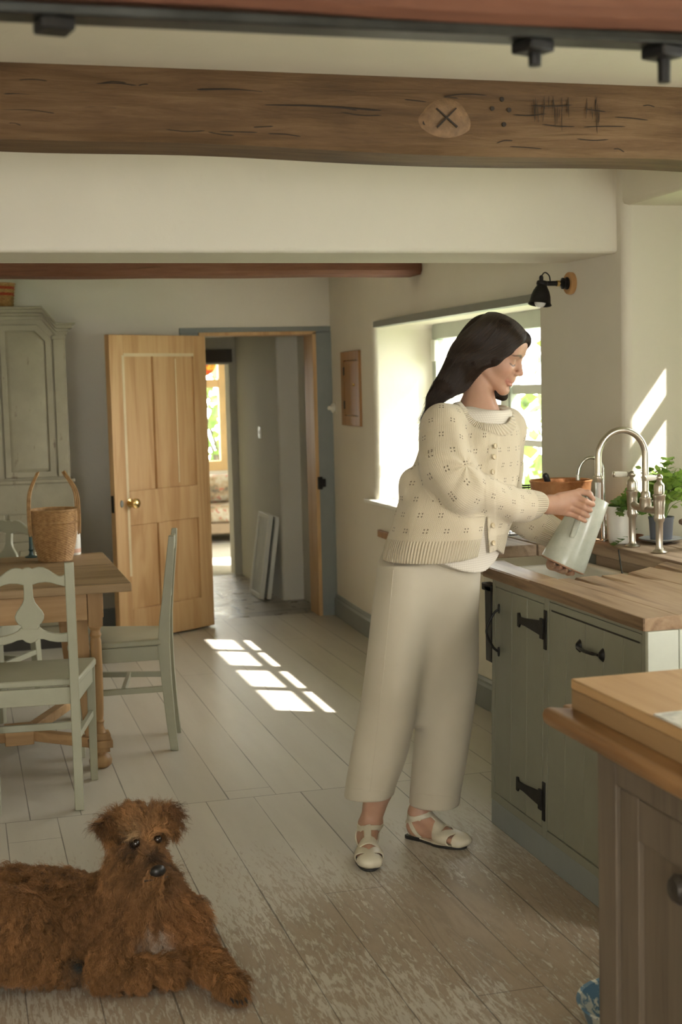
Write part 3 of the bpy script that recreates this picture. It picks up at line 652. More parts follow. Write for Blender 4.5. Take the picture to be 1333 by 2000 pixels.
woven(lambda t: (.073 + .031*math.sin(min(1, t*1.15)*PI/2) - .004*max(0, t-.75), .226*t), 24, 42, .0013, (BX, BY, .7515)).build('basket_wall', M['wicker'], bk, smooth=True)
m = MB(); 
for zz in (.172, .226):
    pts = [(BX+.105*math.cos(a)*(1 if zz > .2 else 1.01), BY+.105*math.sin(a), .752+zz) for a in np.linspace(0, 2*PI, 60)]
    m.tube(pts, .0052, 7, False)
m.build('rim', M['wicker'], bk, smooth=True)
for s in (-1, 1):
    m = MB()
    for off in (-.0048, .0048):
        a = [(BX+s*.105, BY-.055, .87), (BX+s*.108, BY-.05, .97), (BX+s*.100, BY-.04, 1.06), (BX+s*(.066 if s < 0 else .058), BY-.012, 1.135), (BX+s*(.064 if s < 0 else .055), BY+.015, 1.137), (BX+s*.098, BY+.05, 1.06), (BX+s*.106, BY+.06, .97), (BX+s*.104, BY+.06, .87)]
        m.tube(bez([(p[0]+off*.8, p[1], p[2]+off*.4) for p in a], 8), .0040, 6)
    m.build('handle', M['wicker'], bk, smooth=True)
cyl = thing('ceramic_jar', 'tall white jar standing behind the wicker basket', 'jar', (.478, 6.385, .75))
MB().lathe([(.001, 0), (.038, 0), (.04, .004), (.041, .06), (.039, .12), (.033, .17), (.029, .19), (.029, .2), (.025, .2), (.025, .19), (.03, .165), (.035, .1), (.034, .01), (.001, .008)], (.478, 6.385, .751), 28, cap=False).build('jar_body', plain('jar_glaze', (.74, .72, .66), .3, 0, .04), cyl, smooth=True)
MB().lathe([(.0385, .03), (.0412, .03), (.0415, .022), (.0405, .012)], (.478, 6.385, .751), 28, cap=False).build('foot_band', plain('pink_band', (.62, .38, .28), .4), cyl, smooth=True)
cs = thing('candlestick', 'thin dark teal candlestick at the back of the table', 'candlestick', (.2925, 6.37, .75))
MB().lathe([(.001, 0), (.028, 0), (.029, .004), (.012, .010), (.0085, .02), (.0085, .03), (.012, .035), (.0085, .04), (.0075, .055), (.0075, .06)], (.2925, 6.37, .751), 16, cap=False).build('base', plain('teal_lacquer', (.015, .05, .05), .35), cs, smooth=True)
MB().lathe([(.001, .06), (.0078, .06), (.007, .10), (.0065, .13), (.004, .142), (.001, .143)], (.2925, 6.37, .751), 12, cap=False).build('candle', plain('teal_wax', (.02, .065, .06), .45), cs, smooth=True)

# painted dresser
dr = thing('painted_cupboard', 'tall grey-green painted cupboard with a clipped pediment', 'cupboard', (.245, 8.32, 0))
MD = painted('aged_cupboard_paint', (.275, .245, .168), (.12, .085, .05), .60, .55, 'Z', .12); DY = 8.10; cx = .245
def hw_poly(w, z0, zs, zt, fl): return [(-w, z0), (w, z0), (w, zs), (fl, zt), (-fl, zt), (-w, zs)]
m = MB(); m.prism(hw_poly(.372, .995, 1.86, 1.95, .262), (cx, DY, 0), (1, 0, 0), (0, 0, 1), (0, 1, 0), .42); m.build('upper_body', MD, dr, bevel=.004)
for (w, z0, h, pr, nm) in ((.385, 1.842, .020, .012, 'frieze_mould'),):
    pass
def cornice(name, off, th, zup):
    """moulding that follows the clipped pediment: flat centre, sloping shoulders, short level returns"""
    line = [(-.372-off, 1.865+zup), (-.322, 1.865+zup), (-.245, 1.958+zup), (.245, 1.958+zup), (.322, 1.865+zup), (.372+off, 1.865+zup)]
    m = MB(); up = [(a, b+th) for a, b in line]; k = len(line)
    vs = [(cx+a, DY-off, b) for a, b in line] + [(cx+a*1.0, DY-off, b) for a, b in up] + [(cx+a, 8.53, b) for a, b in line] + [(cx+a, 8.53, b) for a, b in up]
    fs = []
    for i in range(k-1): fs += [(i, i+1, k+i+1, k+i), (k+i, k+i+1, 3*k+i+1, 3*k+i), (2*k+i, 3*k+i, 3*k+i+1, 2*k+i+1), (i, 2*k+i, 2*k+i+1, i+1)]
    fs += [(0, k, 3*k, 2*k), (k-1, 3*k-1, 4*k-1, 2*k-1)]
    m.add(vs, fs).build(name, MD, dr, bevel=.003)
cornice('cornice', .010, .022, -.045); cornice('cornice', .022, .018, -.023); cornice('cornice', .042, .02, -.005); cornice('cornice', .058, .014, .015)
for s in (-1, 1):
    # panelled doors meeting under the arch
    a, b = (.005, .292) if s > 0 else (-.292, -.005)
    o1, i1 = (b, a) if s > 0 else (a, b)
    fr = MB(); zc, zt = 1.80, 1.885; e = .035; ox, ix = (o1, i1)
    outer = [(ix, 1.01), (ox, 1.01), (ox, zc), (ox-s*.075, zt), (ix, zt)]
    inner = [(ix+s*e*.9, 1.01+e), (ox-s*e, 1.01+e), (ox-s*e, zc-.012), (ox-s*(.075+.018), zt-e), (ix+s*e*.9, zt-e)]
    k = 5; vs = [(cx+p, DY-.014, q) for p, q in outer] + [(cx+p, DY-.014, q) for p, q in inner] + [(cx+p, DY+.002, q) for p, q in outer] + [(cx+p, DY+.002, q) for p, q in inner]
    fs = [(i, (i+1) % k, k+(i+1) % k, k+i) for i in range(k)] + [(k+i, k+(i+1) % k, 3*k+(i+1) % k, 3*k+i) for i in range(k)] + [(i, 2*k+i, 2*k+(i+1) % k, (i+1) % k) for i in range(k)]
    d = fr.add(vs, fs).build('door', MD, dr, bevel=.003)
    g = .016; p2 = [(ix+s*(e*.9+g), 1.01+e+g), (ox-s*(e+g), 1.01+e+g), (ox-s*(e+g), zc-.012-g*.6), (ox-s*(.075+.018+g*.6), zt-e-g), (ix+s*(e*.9+g), zt-e-g)]
    vs = [(cx+p, DY-.002, q) for p, q in inner] + [(cx+p, DY-.010, q) for p, q in p2]
    MB().add(vs, [(i, (i+1) % k, k+(i+1) % k, k+i) for i in range(k)] + [tuple(range(k, 2*k))]).build('raised_panel', MD, d, bevel=.001)
    q = MB(); x0 = cx+s*.302; x1 = cx+s*.364; x0, x1 = min(x0, x1), max(x0, x1)
    q.box((x0, DY-.012, 1.01), (x1, DY+.002, 1.80)); q.box((x0-.006, DY-.018, 1.80), (x1+.008, DY+.002, 1.822)); q.build('pilaster', MD, dr, bevel=.003)
MB().box((cx-.395, DY-.024, .975), (cx+.395, 8.53, .997)).build('waist_mould', MD, dr, bevel=.006)
m = MB(); m.box((cx-.385, DY-.005, .09), (cx+.385, 8.53, .975)); m.build('lower_body', MD, dr, bevel=.004)
for s in (-1, 1):
    a, b = sorted((s*.012, s*.35)); d = MB().box((cx+a, DY-.018, .14), (cx+b, DY-.004, .64)).build('lower_door', MD, dr, bevel=.004)
    MB().box((cx+a+.05, DY-.022, .19), (cx+b-.05, DY-.017, .59)).build('raised_panel', MD, d, bevel=.004)
    MB().box((cx+a, DY-.016, .69), (cx+b, DY-.004, .80)).build('drawer', MD, dr, bevel=.004)
MB().box((cx-.375, DY+.02, 0), (cx+.375, 8.52, .09)).build('plinth', plain('dark_plinth', (.04, .035, .028), .7), dr)
rb = thing('straw_basket', 'small straw basket with red stripes on top of the cupboard', 'basket', (.255, 8.28, 1.9875))
woven(lambda t: (.088 + .012*t, .142*t), 18, 16, .002, (.255, 8.28, 1.9885)).build('basket_wall', M['wicker_red'], rb, smooth=True)
MB().tube([(.255+.103*math.cos(a), 8.28+.103*math.sin(a), 2.129) for a in np.linspace(0, 2*PI, 40)], .005, 6, False).build('rim', M['wicker'], rb, smooth=True)

# wall things by the passage door
eb = thing('meter_cupboard', 'small brown wooden meter cupboard set on the wall beside the window', 'cupboard', (2.31, 8.0, 1.25))
def wallbox(m, y0, y1, z0, z1, t0, t1):
    vs = []
    for t in (t0, t1):
        for y, z in ((y0, z0), (y1, z0), (y1, z1), (y0, z1)): vs.append((WXF(y)-t, y, z))
    m.add(vs, [(3,2,1,0),(4,5,6,7),(0,1,5,4),(1,2,6,5),(2,3,7,6),(3,0,4,7)]); return m
MW = wood('brown_cupboard_wood', (.19, .088, .028), (.29, .145, .05), (.36, .19, .078), 'Z', .8, .5)
b = MB(); wallbox(b, 7.785, 7.835, 1.25, 1.70, -.004, .016); wallbox(b, 8.165, 8.245, 1.25, 1.70, -.004, .016); wallbox(b, 7.835, 8.165, 1.25, 1.31, -.004, .016); wallbox(b, 7.835, 8.165, 1.645, 1.70, -.004, .016); b.build('cupboard_frame', MW, eb, bevel=.002)
d = wallbox(MB(), 7.839, 8.161, 1.314, 1.641, 0, .013).build('cupboard_door', MW, eb, bevel=.002)
k_ = MB().sphere((WXF(7.9)-.017, 7.905, 1.497), .009, 10).build('knob', M['brass'], d, smooth=True)

for z_ in (1.35, 1.555): wallbox(MB(), 8.155, 8.175, z_, z_+.05, .012, .018).build('hinge', M['iron'], d)
bp = thing('bell_push', 'small white round bell push on the wall by the door frame', 'bell push', (2.335, 8.50, 1.35))
b = MB(); wallbox(b, 8.44, 8.56, 1.315, 1.395, -.004, .004); b.build('back_plate', M['plaster'], bp, bevel=.002)
MB().lathe([(.001, 0), (.03, 0), (.031, .014), (.022, .022), (.014, .026), (.012, .042), (.006, .046), (.001, .046)], (0, 0, 0), 20, Matrix.Translation((WXF(8.5)-.003, 8.5, 1.352)) @ Matrix.Rotation(-PI/2, 4, 'Y'), cap=False).build('button', M['white_paint'], bp, smooth=True)
rl = thing('wall_rail', 'short brown wooden rail end on the wall below the window', 'rail', (2.28, 7.2, .64)); b = MB(); wallbox(b, 6.85, 7.44, .632, .672, -.004, .018); b.build('rail', MW, rl, bevel=.002)

# wall lamp
lx, ly, lz = WXF(4.93), 4.93, 1.868
lp = thing('wall_lamp', 'black metal wall lamp with a round wooden back plate', 'lamp', (lx, ly, lz))
RX = Matrix.Translation((lx+.002, ly, lz)) @ Matrix.Rotation(-PI/2, 4, 'Y')
MB().lathe([(.001, 0), (.042, 0), (.043, .004), (.043, .017), (.040, .021), (.001, .021)], (0, 0, 0), 32, RX, cap=False).build('back_plate', wood('lamp_oak', (.28, .13, .04), (.42, .22, .08), (.5, .29, .12), 'Z', 1., .5), lp, smooth=True)
MB().lathe([(.001, .02), (.024, .02), (.024, .026), (.019, .030), (.019, .036), (.022, .038), (.022, .042), (.013, .046), (.0095, .05), (.0095, .124), (.001, .124)], (0, 0, 0), 20, RX, cap=False).build('arm', M['iron'], lp, smooth=True)
MB().lathe([(.0098, .055), (.0115, .055), (.0115, .066), (.0098, .066)], (0, 0, 0), 20, RX, cap=False).build('brass_collar', M['brass'], lp, smooth=True)
tip = Vector((lx-.124, ly, lz)); ax = Vector((-.18, -.10, -1)).normalized(); SM = Matrix.Translation(tip + Vector((0, 0, .004))) @ ax.to_track_quat('Z', 'Y').to_matrix().to_4x4()
sh = MB().lathe([(.001, -.004), (.020, -.004), (.022, 0), (.022, .008), (.019, .012), (.022, .018), (.031, .034), (.037, .052), (.040, .070), (.041, .078), (.046, .086), (.045, .087), (.040, .079), (.036, .055), (.029, .036), (.018, .02), (.001, .018)], (0, 0, 0), 32, SM, cap=False).build('lamp_shade', M['iron'], lp, smooth=True)
MB().sphere(tip + ax*.072, .023, 16).build('bulb', plain('clear_bulb', (.8, .8, .75), .08, 0, .02, 4, spec=.8), lp, smooth=True)
m = MB(); m.lathe([(.001, 0), (.008, 0), (.008, .018), (.005, .024), (.001, .024)], (0, 0, 0), 12, Matrix.Translation(tip + Vector((-.004, 0, .007))), cap=False); m.build('cable_grip', M['iron'], lp, smooth=True)
MB().tube(bez([tip + Vector((-.004, 0, .028)), tip + Vector((.012, .002, .042)), tip + Vector((.030, .003, .03)), tip + Vector((.034, .002, .008))], 8), .0025, 6).build('flex', M['iron'], lp, smooth=True)

# the daybed in the room beyond, and the paper ornament
t = NT('floral_cover'); v = t.geo(); n1 = t.noise(v, 9., 3); n2 = t.noise(v, 21., 2); c = t.ramp(n1, [(.38, (.46, .42, .33)), (.55, (.34, .25, .15)), (.68, (.12, .10, .07))]); c = t.mix(t.ramp(n2, [(.60, 0.), (.66, .8)]), c, (.38, .10, .07)); t.base(c, .85); M['floral'] = t.m
db = thing('daybed', 'daybed with dark floral covers under the far pine window', 'daybed', (2.2, 13.2, 0))
MB().box((1.3, 12.98, .20), (3.1, 13.72, .365)).build('mattress', M['floral'], db, bevel=.05, seg=4)
MB().box((1.3, 12.97, .10), (3.1, 13.73, .20)).build('bed_frame', plain('bed_wood', (.28, .2, .12), .6), db, bevel=.006)
for x in (1.34, 3.04):
    for y in (13.02, 13.66): MB().box((x-.03, y-.03, -.002), (x+.03, y+.03, .10)).build('leg', plain('bed_leg_wood', (.2, .14, .08), .6), db)
for i, (x, lb) in enumerate(((1.75, 'floral cushion on the daybed, the one half hidden by the pine door'), (2.48, 'pale topped floral cushion at the near right end of the daybed'))):
    cu = thing('cushion', lb, 'cushion', (x, 13.45, .365), group='floral cushions on the daybed')
    MB().box((x-.33, 13.33, .366), (x+.33, 13.62, .64)).build('cover', M['floral'], cu, bevel=.11, seg=6)
og = at(402, 700, 13.6); orn = thing('paper_ornament', 'red and yellow paper ornament hanging in the far window', 'ornament', (og[0], 13.6, og[2]-.2))
t = NT('red_yellow_paper'); w = t.noise(t.geo(), 22., 1); t.base(t.ramp(w, [(.45, (.75, .08, .03)), (.5, (.85, .5, .06))]), .7); M['orn'] = t.m
MB().lathe([(.001, -.10), (.03, -.088), (.075, -.05), (.10, 0), (.075, .05), (.03, .09), (.001, .10)], (og[0], 13.6, og[2]-.075), 12, cap=False).build('lantern', M['orn'], orn); MB().tube([(og[0], 13.6, og[2]+.02), (og[0], 13.6, 2.3)], .002, 5).build('string', plain('string', (.5, .45, .35), .8), orn)
# ------------------------------------------------------------------ sink run
ZT = .875
MCAB = M['sage']
cb = thing('sink_cabinet', 'sage painted plank-fronted sink cabinet with black iron fittings', 'cabinet', (1.95, 3.75, 0))
def lean(x, z): return x + (.022*z)                          # the old carcass leans back a little
def fbox(m, y0, y1, z0, z1, d0, d1, X=1.688):                # board on the front face: d0..d1 proud of the face
    vs = []
    for d in (d0, d1):
        for y, z in ((y0, z0), (y1, z0), (y1, z1), (y0, z1)): vs.append((lean(X, z)-d, y, z))
    return m.add(vs, [(3,2,1,0),(4,5,6,7),(0,1,5,4),(1,2,6,5),(2,3,7,6),(3,0,4,7)])
Y0, Y1 = 3.205, 4.272
m = MB(); fbox(m, Y0, Y1, .085, .838, -.024, -.006); fbox(m, Y1-.02, Y1, .085, .60, -.40, -.024); fbox(m, Y0, Y1-.02, .085, .11, -.40, -.024); m.build('carcass', MCAB, cb)
m = MB(); fbox(m, 4.245, Y1, .085, .838, -.006, 0); fbox(m, 3.815, 3.85, .085, .838, -.006, 0); fbox(m, Y0, 3.222, .085, .838, -.006, 0)
fbox(m, 3.85, 4.245, .085, .112, -.006, 0); fbox(m, 3.222, 3.815, .085, .112, -.006, 0); fbox(m, 3.85, 4.245, .815, .838, -.006, 0); fbox(m, 3.222, 3.815, .828, .838, -.006, 0); m.build('face_frame', MCAB, cb, bevel=.001)
def planks(name, y0, y1, z0, z1, cuts):
    m = MB(); ys = [y0] + cuts + [y1]
    for a, b in zip(ys[:-1], ys[1:]): fbox(m, a+.0011, b-.0011, z0, z1, -.004, -.0005)
    return m.build(name, MCAB, cb, bevel=.0012)
d1 = planks('cabinet_door', 3.853, 4.242, .115, .8125, [3.98, 4.105])
d2 = planks('plank_panel', 3.225, 3.812, .118, .800, [3.33, 3.445, 3.56, 3.69])
m = MB(); fbox(m, 3.225, 3.812, .803, .826, -.004, -.0005); m.build('top_strip', MCAB, cb, bevel=.001)
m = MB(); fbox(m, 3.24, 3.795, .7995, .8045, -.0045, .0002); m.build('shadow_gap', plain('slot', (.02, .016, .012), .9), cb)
for z0 in (.735, .198):
    h = MB(); fbox(h, 3.826, 3.846, z0-.06, z0+.062, -.001, .004); fbox(h, 3.842, 3.868, z0-.03, z0+.034, 0, .008)
    p = [(3.862, z0-.022), (3.862, z0+.026), (3.99, z0+.013), (4.028, z0+.012), (4.035, z0+.024), (4.05, z0+.022), (4.05, z0-.022), (4.036, z0-.024), (4.028, z0-.012), (3.99, z0-.012)]
    k = len(p); vs = [(lean(1.688, z)-.0045, y, z) for y, z in p] + [(lean(1.688, z)+.002, y, z) for y, z in p]
    h.add(vs, [tuple(range(k)), tuple(range(2*k-1, k-1, -1))] + [(i, (i+1) % k, k+(i+1) % k, k+i) for i in range(k)]); h.build('strap_hinge', M['iron'], cb, bevel=.0015)
hx = lambda z, d: lean(1.688, z)-d
h = MB(); h.tube(bez([(hx(.745, .004), 4.212, .742), (hx(.73, .022), 4.213, .725), (hx(.67, .044), 4.214, .672), (hx(.62, .022), 4.213, .62), (hx(.6, .004), 4.212, .602)], 8), .0042, 8)
for z in (.745, .60): h.lathe([(.0001, 0), (.010, 0), (.009, .004), (.0001, .005)], (0, 0, 0), 12, Matrix.Translation((hx(z, -.001), 4.212, z)) @ Matrix.Rotation(-PI/2, 4, 'Y') @ Matrix.Diagonal((1.7, .85, 1, 1)), cap=False)
h.build('bow_handle', M['iron'], d1, smooth=True)
h = MB(); h.tube(bez([(hx(.729, .012), 3.59, .729), (hx(.729, .020), 3.545, .729), (hx(.729, .020), 3.50, .729), (hx(.729, .012), 3.455, .729)], 6), [.004]*4+[.0055]*12+[.004]*3, 8)
for y in (3.597, 3.45):
    h.lathe([(.0001, 0), (.014, 0), (.011, .005), (.006, .012), (.0001, .014)], (0, 0, 0), 14, Matrix.Translation((hx(.729, -.001), y, .729)) @ Matrix.Rotation(-PI/2, 4, 'Y') @ Matrix.Diagonal((1.45, 1, 1, 1)), cap=False)
h.build('pull_handle', M['iron'], d2, smooth=True)
m = MB(); fbox(m, Y0+.002, Y1-.002, 0, .085, -.30, -.0005); m.build('plinth', M['greyblue'], cb, bevel=.002)
m = MB()
for a, b in ((1.705, 1.795), (1.797, 1.93), (1.932, 2.065), (2.067, 2.19)): m.box((a, Y0-.016, .0), (b, Y0-.001, .838))
m.build('end_panel', M['white_panel'], cb, bevel=.002)
m = MB(); m.box((1.70, 4.275, .55), (1.72, 4.33, .81)); m.box((1.70, 4.275, .79), (1.735, 4.36, .815)); m.build('corner_bracket', M['iron'], cb, bevel=.003)

# worktop: draining board with cut grooves, narrow strip in front of the sink
wt = thing('worktop', 'oak worktop with draining grooves at the sink', 'worktop', (1.95, 3.6, ZT-.035))
XF, XB, YN, YS = 1.70, 2.178, 3.195, 3.945
nx, ny = 97, 61; gx = np.linspace(XF, XB, nx); gy = np.linspace(YN, YS, ny); G = np.zeros((nx, ny, 3))
for i, x in enumerate(gx):
    for j, y in enumerate(gy):
        z = ZT + .034*min(1, max(0, (x-1.98)/.19))**1.5 * min(1, (y-YN)/.3)*.9 + .0012*math.sin(x*23+y*5)
        for gxx in (1.847, 1.939, 2.032, 2.13):
            d = abs(x - gxx - (YS-y)*.03); dep = min(1, max(0, (y-(YS-.235))/.235)); z -= .011*dep*max(0, 1-(d/.010)**2)
        if abs(x-1.795) < .003 or abs(x-2.05) < .003: z -= .0012
        G[i, j] = (x, y, z)
m = MB(); m.v = [tuple(p) for p in G.reshape(-1, 3)]; m.f = [(i*ny+j, (i+1)*ny+j, (i+1)*ny+j+1, i*ny+j+1) for i in range(nx-1) for j in range(ny-1)]
ring = [(i, 0) for i in range(nx)] + [(nx-1, j) for j in range(1, ny)] + [(i, ny-1) for i in range(nx-2, -1, -1)] + [(0, j) for j in range(ny-2, 0, -1)]
b = len(m.v); m.v += [(gx[i], gy[j], ZT-.036) for i, j in ring]; k = len(ring)
m.f += [(ring[q][0]*ny+ring[q][1], b+q, b+(q+1) % k, ring[(q+1) % k][0]*ny+ring[(q+1) % k][1]) for q in range(k)] + [tuple(b+q for q in range(k))]
m.build('draining_board', M['counter'], wt)
st = [(1.70, 3.9452), (1.795, 3.9452), (1.800, 4.30), (1.815, 4.43), (1.78, 4.435), (1.735, 4.425), (1.708, 4.395), (1.70, 4.34)]
MB().prism(st, (0, 0, ZT-.036), (1, 0, 0), (0, 1, 0), (0, 0, 1), .036).build('front_strip', M['counter'], wt, bevel=.003)
MB().box((1.6945, 3.1955, ZT-.0355), (1.7005, 4.33, ZT-.0015)).build('front_edge', wood('worktop_front_shade', (.045, .025, .011), (.15, .088, .042), (.24, .155, .085), 'Y', 1.3, .5, .4), wt, bevel=.001)  # thin dark facing: the shade on the worktop front is put into its colour
bbd = thing('back_board', 'raised worn oak board behind the sink carrying the taps', 'worktop', (2.5, 3.9, .863))
m = MB(); 
for a, b in ((2.182, 2.36), (2.3615, 2.56), (2.5615, 2.795)): m.box((a, 3.0, .868), (b, 4.49 if a > 2.3 else 4.515, .913))
m.build('board', M['oldwood'], bbd, bevel=.004)
m = MB(); m.box((2.20, 3.0, .0), (2.235, 4.5, .868)); m.build('upstand', M['oldwood'], bbd)
fbd = thing('end_board', 'short reddish worn boards on the far side of the sink', 'worktop', (2.05, 4.7, .85))
m = MB(); m.box((1.835, 4.535, .868), (1.985, 4.90, .910)); m.box((1.988, 4.53, .868), (2.10, 4.90, .912)); m.box((2.103, 4.54, .868), (2.25, 4.90, .913)); m.build('board', M['oldwood'], fbd, bevel=.004)
MB().box((2.20, 4.56, .80), (2.31, 4.89, .868)).build('wall_batten', MCAB, fbd, bevel=.003)
sk = thing('butler_sink', 'white ceramic butler sink set under the oak worktop', 'sink', (1.97, 4.23, .62))
m = MB(); zr = ZT-.037; x0, x1, y0, y1, t_ = 1.775, 2.18, 3.93, 4.53, .035; zb = .63
outer = [(x0, y0), (x1, y0), (x1, y1), (x0, y1)]; inner = [(x0+t_, y0+t_), (x1-t_, y0+t_), (x1-t_, y1-t_), (x0+t_, y1-t_)]
vs = [(a, b, zb) for a, b in outer] + [(a, b, zr) for a, b in outer] + [(a, b, zr) for a, b in inner] + [(a, b, zb+.03) for a, b in inner]
m.add(vs, [(3, 2, 1, 0)] + [(i, (i+1) % 4, 4+(i+1) % 4, 4+i) for i in range(4)] + [(4+i, 4+(i+1) % 4, 8+(i+1) % 4, 8+i) for i in range(4)] + [(8+i, 8+(i+1) % 4, 12+(i+1) % 4, 12+i) for i in range(4)] + [(12, 13, 14, 15)])
m.build('basin', M['ceramic'], sk, bevel=.012, seg=4)
MB().lathe([(.001, 0), (.04, 0), (.042, .003), (.03, .004), (.001, .002)], (1.97, 4.23, zb+.0305), 24, cap=False).build('waste', M['chrome'], sk, smooth=True)
ch = thing('plug_chain', 'fine ball chain hanging from the back board into the sink', 'chain', (2.18, 4.25, .8))
c0, c1 = np.array((2.175, 4.275, .908)), np.array((2.04, 3.985, .868)); m = MB()
for i in range(52): p = c0 + (c1-c0)*i/51; m.sphere((p[0], p[1], p[2]+.012*math.sin(PI*i/51)*-.2), .0030, 6)
m.build('beads', M['steel'], ch, smooth=True)

# bridge tap
TXX = 2.240; TYA, TYB = 4.298, 4.107; ZB = .914
tp = thing('bridge_tap', 'aged nickel bridge tap with a swan neck and white lever handles', 'tap', (TXX, 4.2, ZB))
for y, ang in ((TYA, PI*.86), (TYB, PI*1.10)):
    m = MB(); m.lathe([(.001, 0), (.026, 0), (.027, .003), (.022, .007), (.014, .012), (.0115, .02), (.0125, .10), (.016, .106), (.018, .112), (.0185, .120), (.016, .126), (.017, .132), (.0195, .17), (.0195, .186), (.022, .190), (.022, .194), (.017, .197), (.0175, .203), (.018, .225), (.015, .232), (.009, .237), (.007, .246), (.009, .252), (.009, .258), (.001, .262)], (TXX, y, ZB), 24, cap=False)
    body = m.build('valve_body', M['nickel'], tp, smooth=True)
    d = Vector((math.cos(ang), math.sin(ang)*.6, .02)).normalized(); c = Vector((TXX, y, ZB+.252)); Mx = Matrix.Translation(c) @ d.to_track_quat('Z', 'Y').to_matrix().to_4x4()
    m = MB(); m.sphere(c, .0125, 14); m.lathe([(.006, .006), (.0055, .012), (.0095, .015), (.0095, .018)], (0, 0, 0), 16, Mx); m.build('lever_hub', M['nickel'], body, smooth=True); m = MB(); m.lathe([(.0095, .060), (.0105, .062), (.0105, .066), (.006, .068), (.0001, .068)], (0, 0, 0), 16, Mx, cap=False); m.build('lever_cap', M['nickel'], body, smooth=True)
    MB().lathe([(.0085, .018), (.0095, .024), (.0105, .05), (.0095, .060)], (0, 0, 0), 16, Mx).build('porcelain_lever', M['ceramic'], body, smooth=True)
ym = (TYA+TYB)/2; zb_ = ZB+.142
MB().tube(bez([(TXX, TYA, zb_+.012), (TXX, TYA-.035, zb_), (TXX, ym+.02, zb_-.003), (TXX, ym-.02, zb_-.003), (TXX, TYB+.035, zb_-.002), (TXX, TYB, zb_+.004)], 8), .0125, 16).build('bridge', M['nickel'], tp, smooth=True)
MB().lathe([(.018, 0), (.021, .018), (.0195, .034), (.0205, .036), (.0205, .041), (.0165, .044), (.016, .058), (.0125, .064)], (TXX, ym, zb_-.006), 24).build('spout_collar', M['nickel'], tp, smooth=True)
arc = [(TXX, ym, zb_+.05), (TXX, ym, 1.215)] + [(TXX-.0875+.0875*math.cos(a), ym, 1.235+.0875*math.sin(a)*1.02) for a in np.linspace(0, PI, 22)] + [(TXX-.175, ym, 1.20), (TXX-.176, ym, 1.172)]
spt = MB().tube(arc, .0115, 18).build('spout', M['nickel'], tp, smooth=True)
MB().lathe([(.0118, .03), (.0135, .03), (.0135, .022), (.017, .019), (.017, .012), (.0145, .004), (.0135, 0), (.008, 0)], (TXX-.176, ym, 1.152), 24, cap=False).build('spout_nozzle', M['nickel'], tp, smooth=True)
t = NT('running_water'); t.base((.94, .96, .95), .12); t.b.inputs['Transmission Weight'].default_value = .6; t.b.inputs['IOR'].default_value = 1.33; t.b.inputs['Alpha'].default_value = .8; M['water'] = t.m
wv = thing('water_stream', 'stream of water running from the spout into the jug', 'water', (TXX-.176, ym, 1.06))
m = MB(); prof = []
for i in range(15): z = -i*.011; prof.append((.0105-.0022*min(1, i/10)+.0006*math.sin(i*2.1), z))
m.lathe(prof, (TXX-.176, ym, 1.1515), 20); m.build('stream', M['water'], wv, smooth=True)
# small filter tap by the wall
sx, sy = 2.232, 4.50
ft = thing('filter_tap', 'slim steel swan-neck tap by the copper pot', 'tap', (sx, sy, .914))
MB().lathe([(.001, 0), (.017, 0), (.017, .004), (.010, .008), (.0095, .10), (.006, .105), (.001, .106)], (sx, sy, .914), 20, cap=False).build('tap_base', M['chrome'], ft, smooth=True)
arc = [(sx, sy, 1.0), (sx-.002, sy, 1.14)] + [(sx-.05+.048*math.cos(a), sy, 1.165+.052*math.sin(a)) for a in np.linspace(0, PI*.97, 16)] + [(sx-.101, sy, 1.152)]
MB().tube(arc, .0062, 12).build('spout', M['chrome'], ft, smooth=True)
MB().lathe([(.001, 0), (.008, 0), (.008, .018), (.006, .02)], (sx-.1015, sy, 1.138), 14).build('spout_tip', M['chrome'], ft, smooth=True)

# copper pot with a black handled tool
t = NT('hammered_copper'); v = t.geo(); vo = t.node('ShaderNodeTexVoronoi'); t.l.new(v, vo.inputs['Vector']); vo.inputs['Scale'].default_value = 75
n = t.noise(v, 14., 5); t.base(t.ramp(n, [(.25, (.42, .17, .07)), (.5, (.66, .32, .15)), (.75, (.78, .44, .24))]), .38, .75); t.bump(vo.outputs['Distance'], .25, .004); M['copper'] = t.m
px_, py_ = 2.137, 4.66
cp = thing('copper_pot', 'hammered copper pot standing by the window wall', 'pot', (px_, py_, .913))
MB().lathe([(.001, 0), (.085, 0), (.092, .006), (.098, .05), (.107, .14), (.1125, .205), (.116, .21), (.1165, .214), (.114, .216), (.110, .212), (.104, .14), (.095, .05), (.086, .012), (.001, .010)], (px_, py_, .914), 40, cap=False).build('pot_wall', M['copper'], cp, smooth=True)
m = MB(); 
for i in range(32):
    a = 2*PI*i/32; m.sphere((px_+.1085*math.cos(a), py_+.1085*math.sin(a), .914+.165), .0035, 6)
m.build('rivet', M['copper'], cp, smooth=True)
tl = thing('kitchen_tool', 'black handled tool leaning in the copper pot', 'utensil', (px_, py_, .93))
a0 = Vector((px_+.03, py_+.02, .935)); a1 = Vector((2.052, 4.61, 1.157)); dd = (a1-a0)
m = MB(); m.tube([a0+dd*.45, a0+dd*.72, a0+dd*.8, a0+dd*.98, a1], [.008, .009, .0105, .0115, .008], 12); m.build('handle', plain('black_handle', (.02, .02, .022), .3), tl, smooth=True)
MB().tube([a0, a0+dd*.46], [.006, .006], 8).build('shaft', M['chrome'], tl, smooth=True)
MB().tube([a0+dd*.86, a0+dd*.88], [.0118, .0118], 12).build('band', M['chrome'], tl, smooth=True)
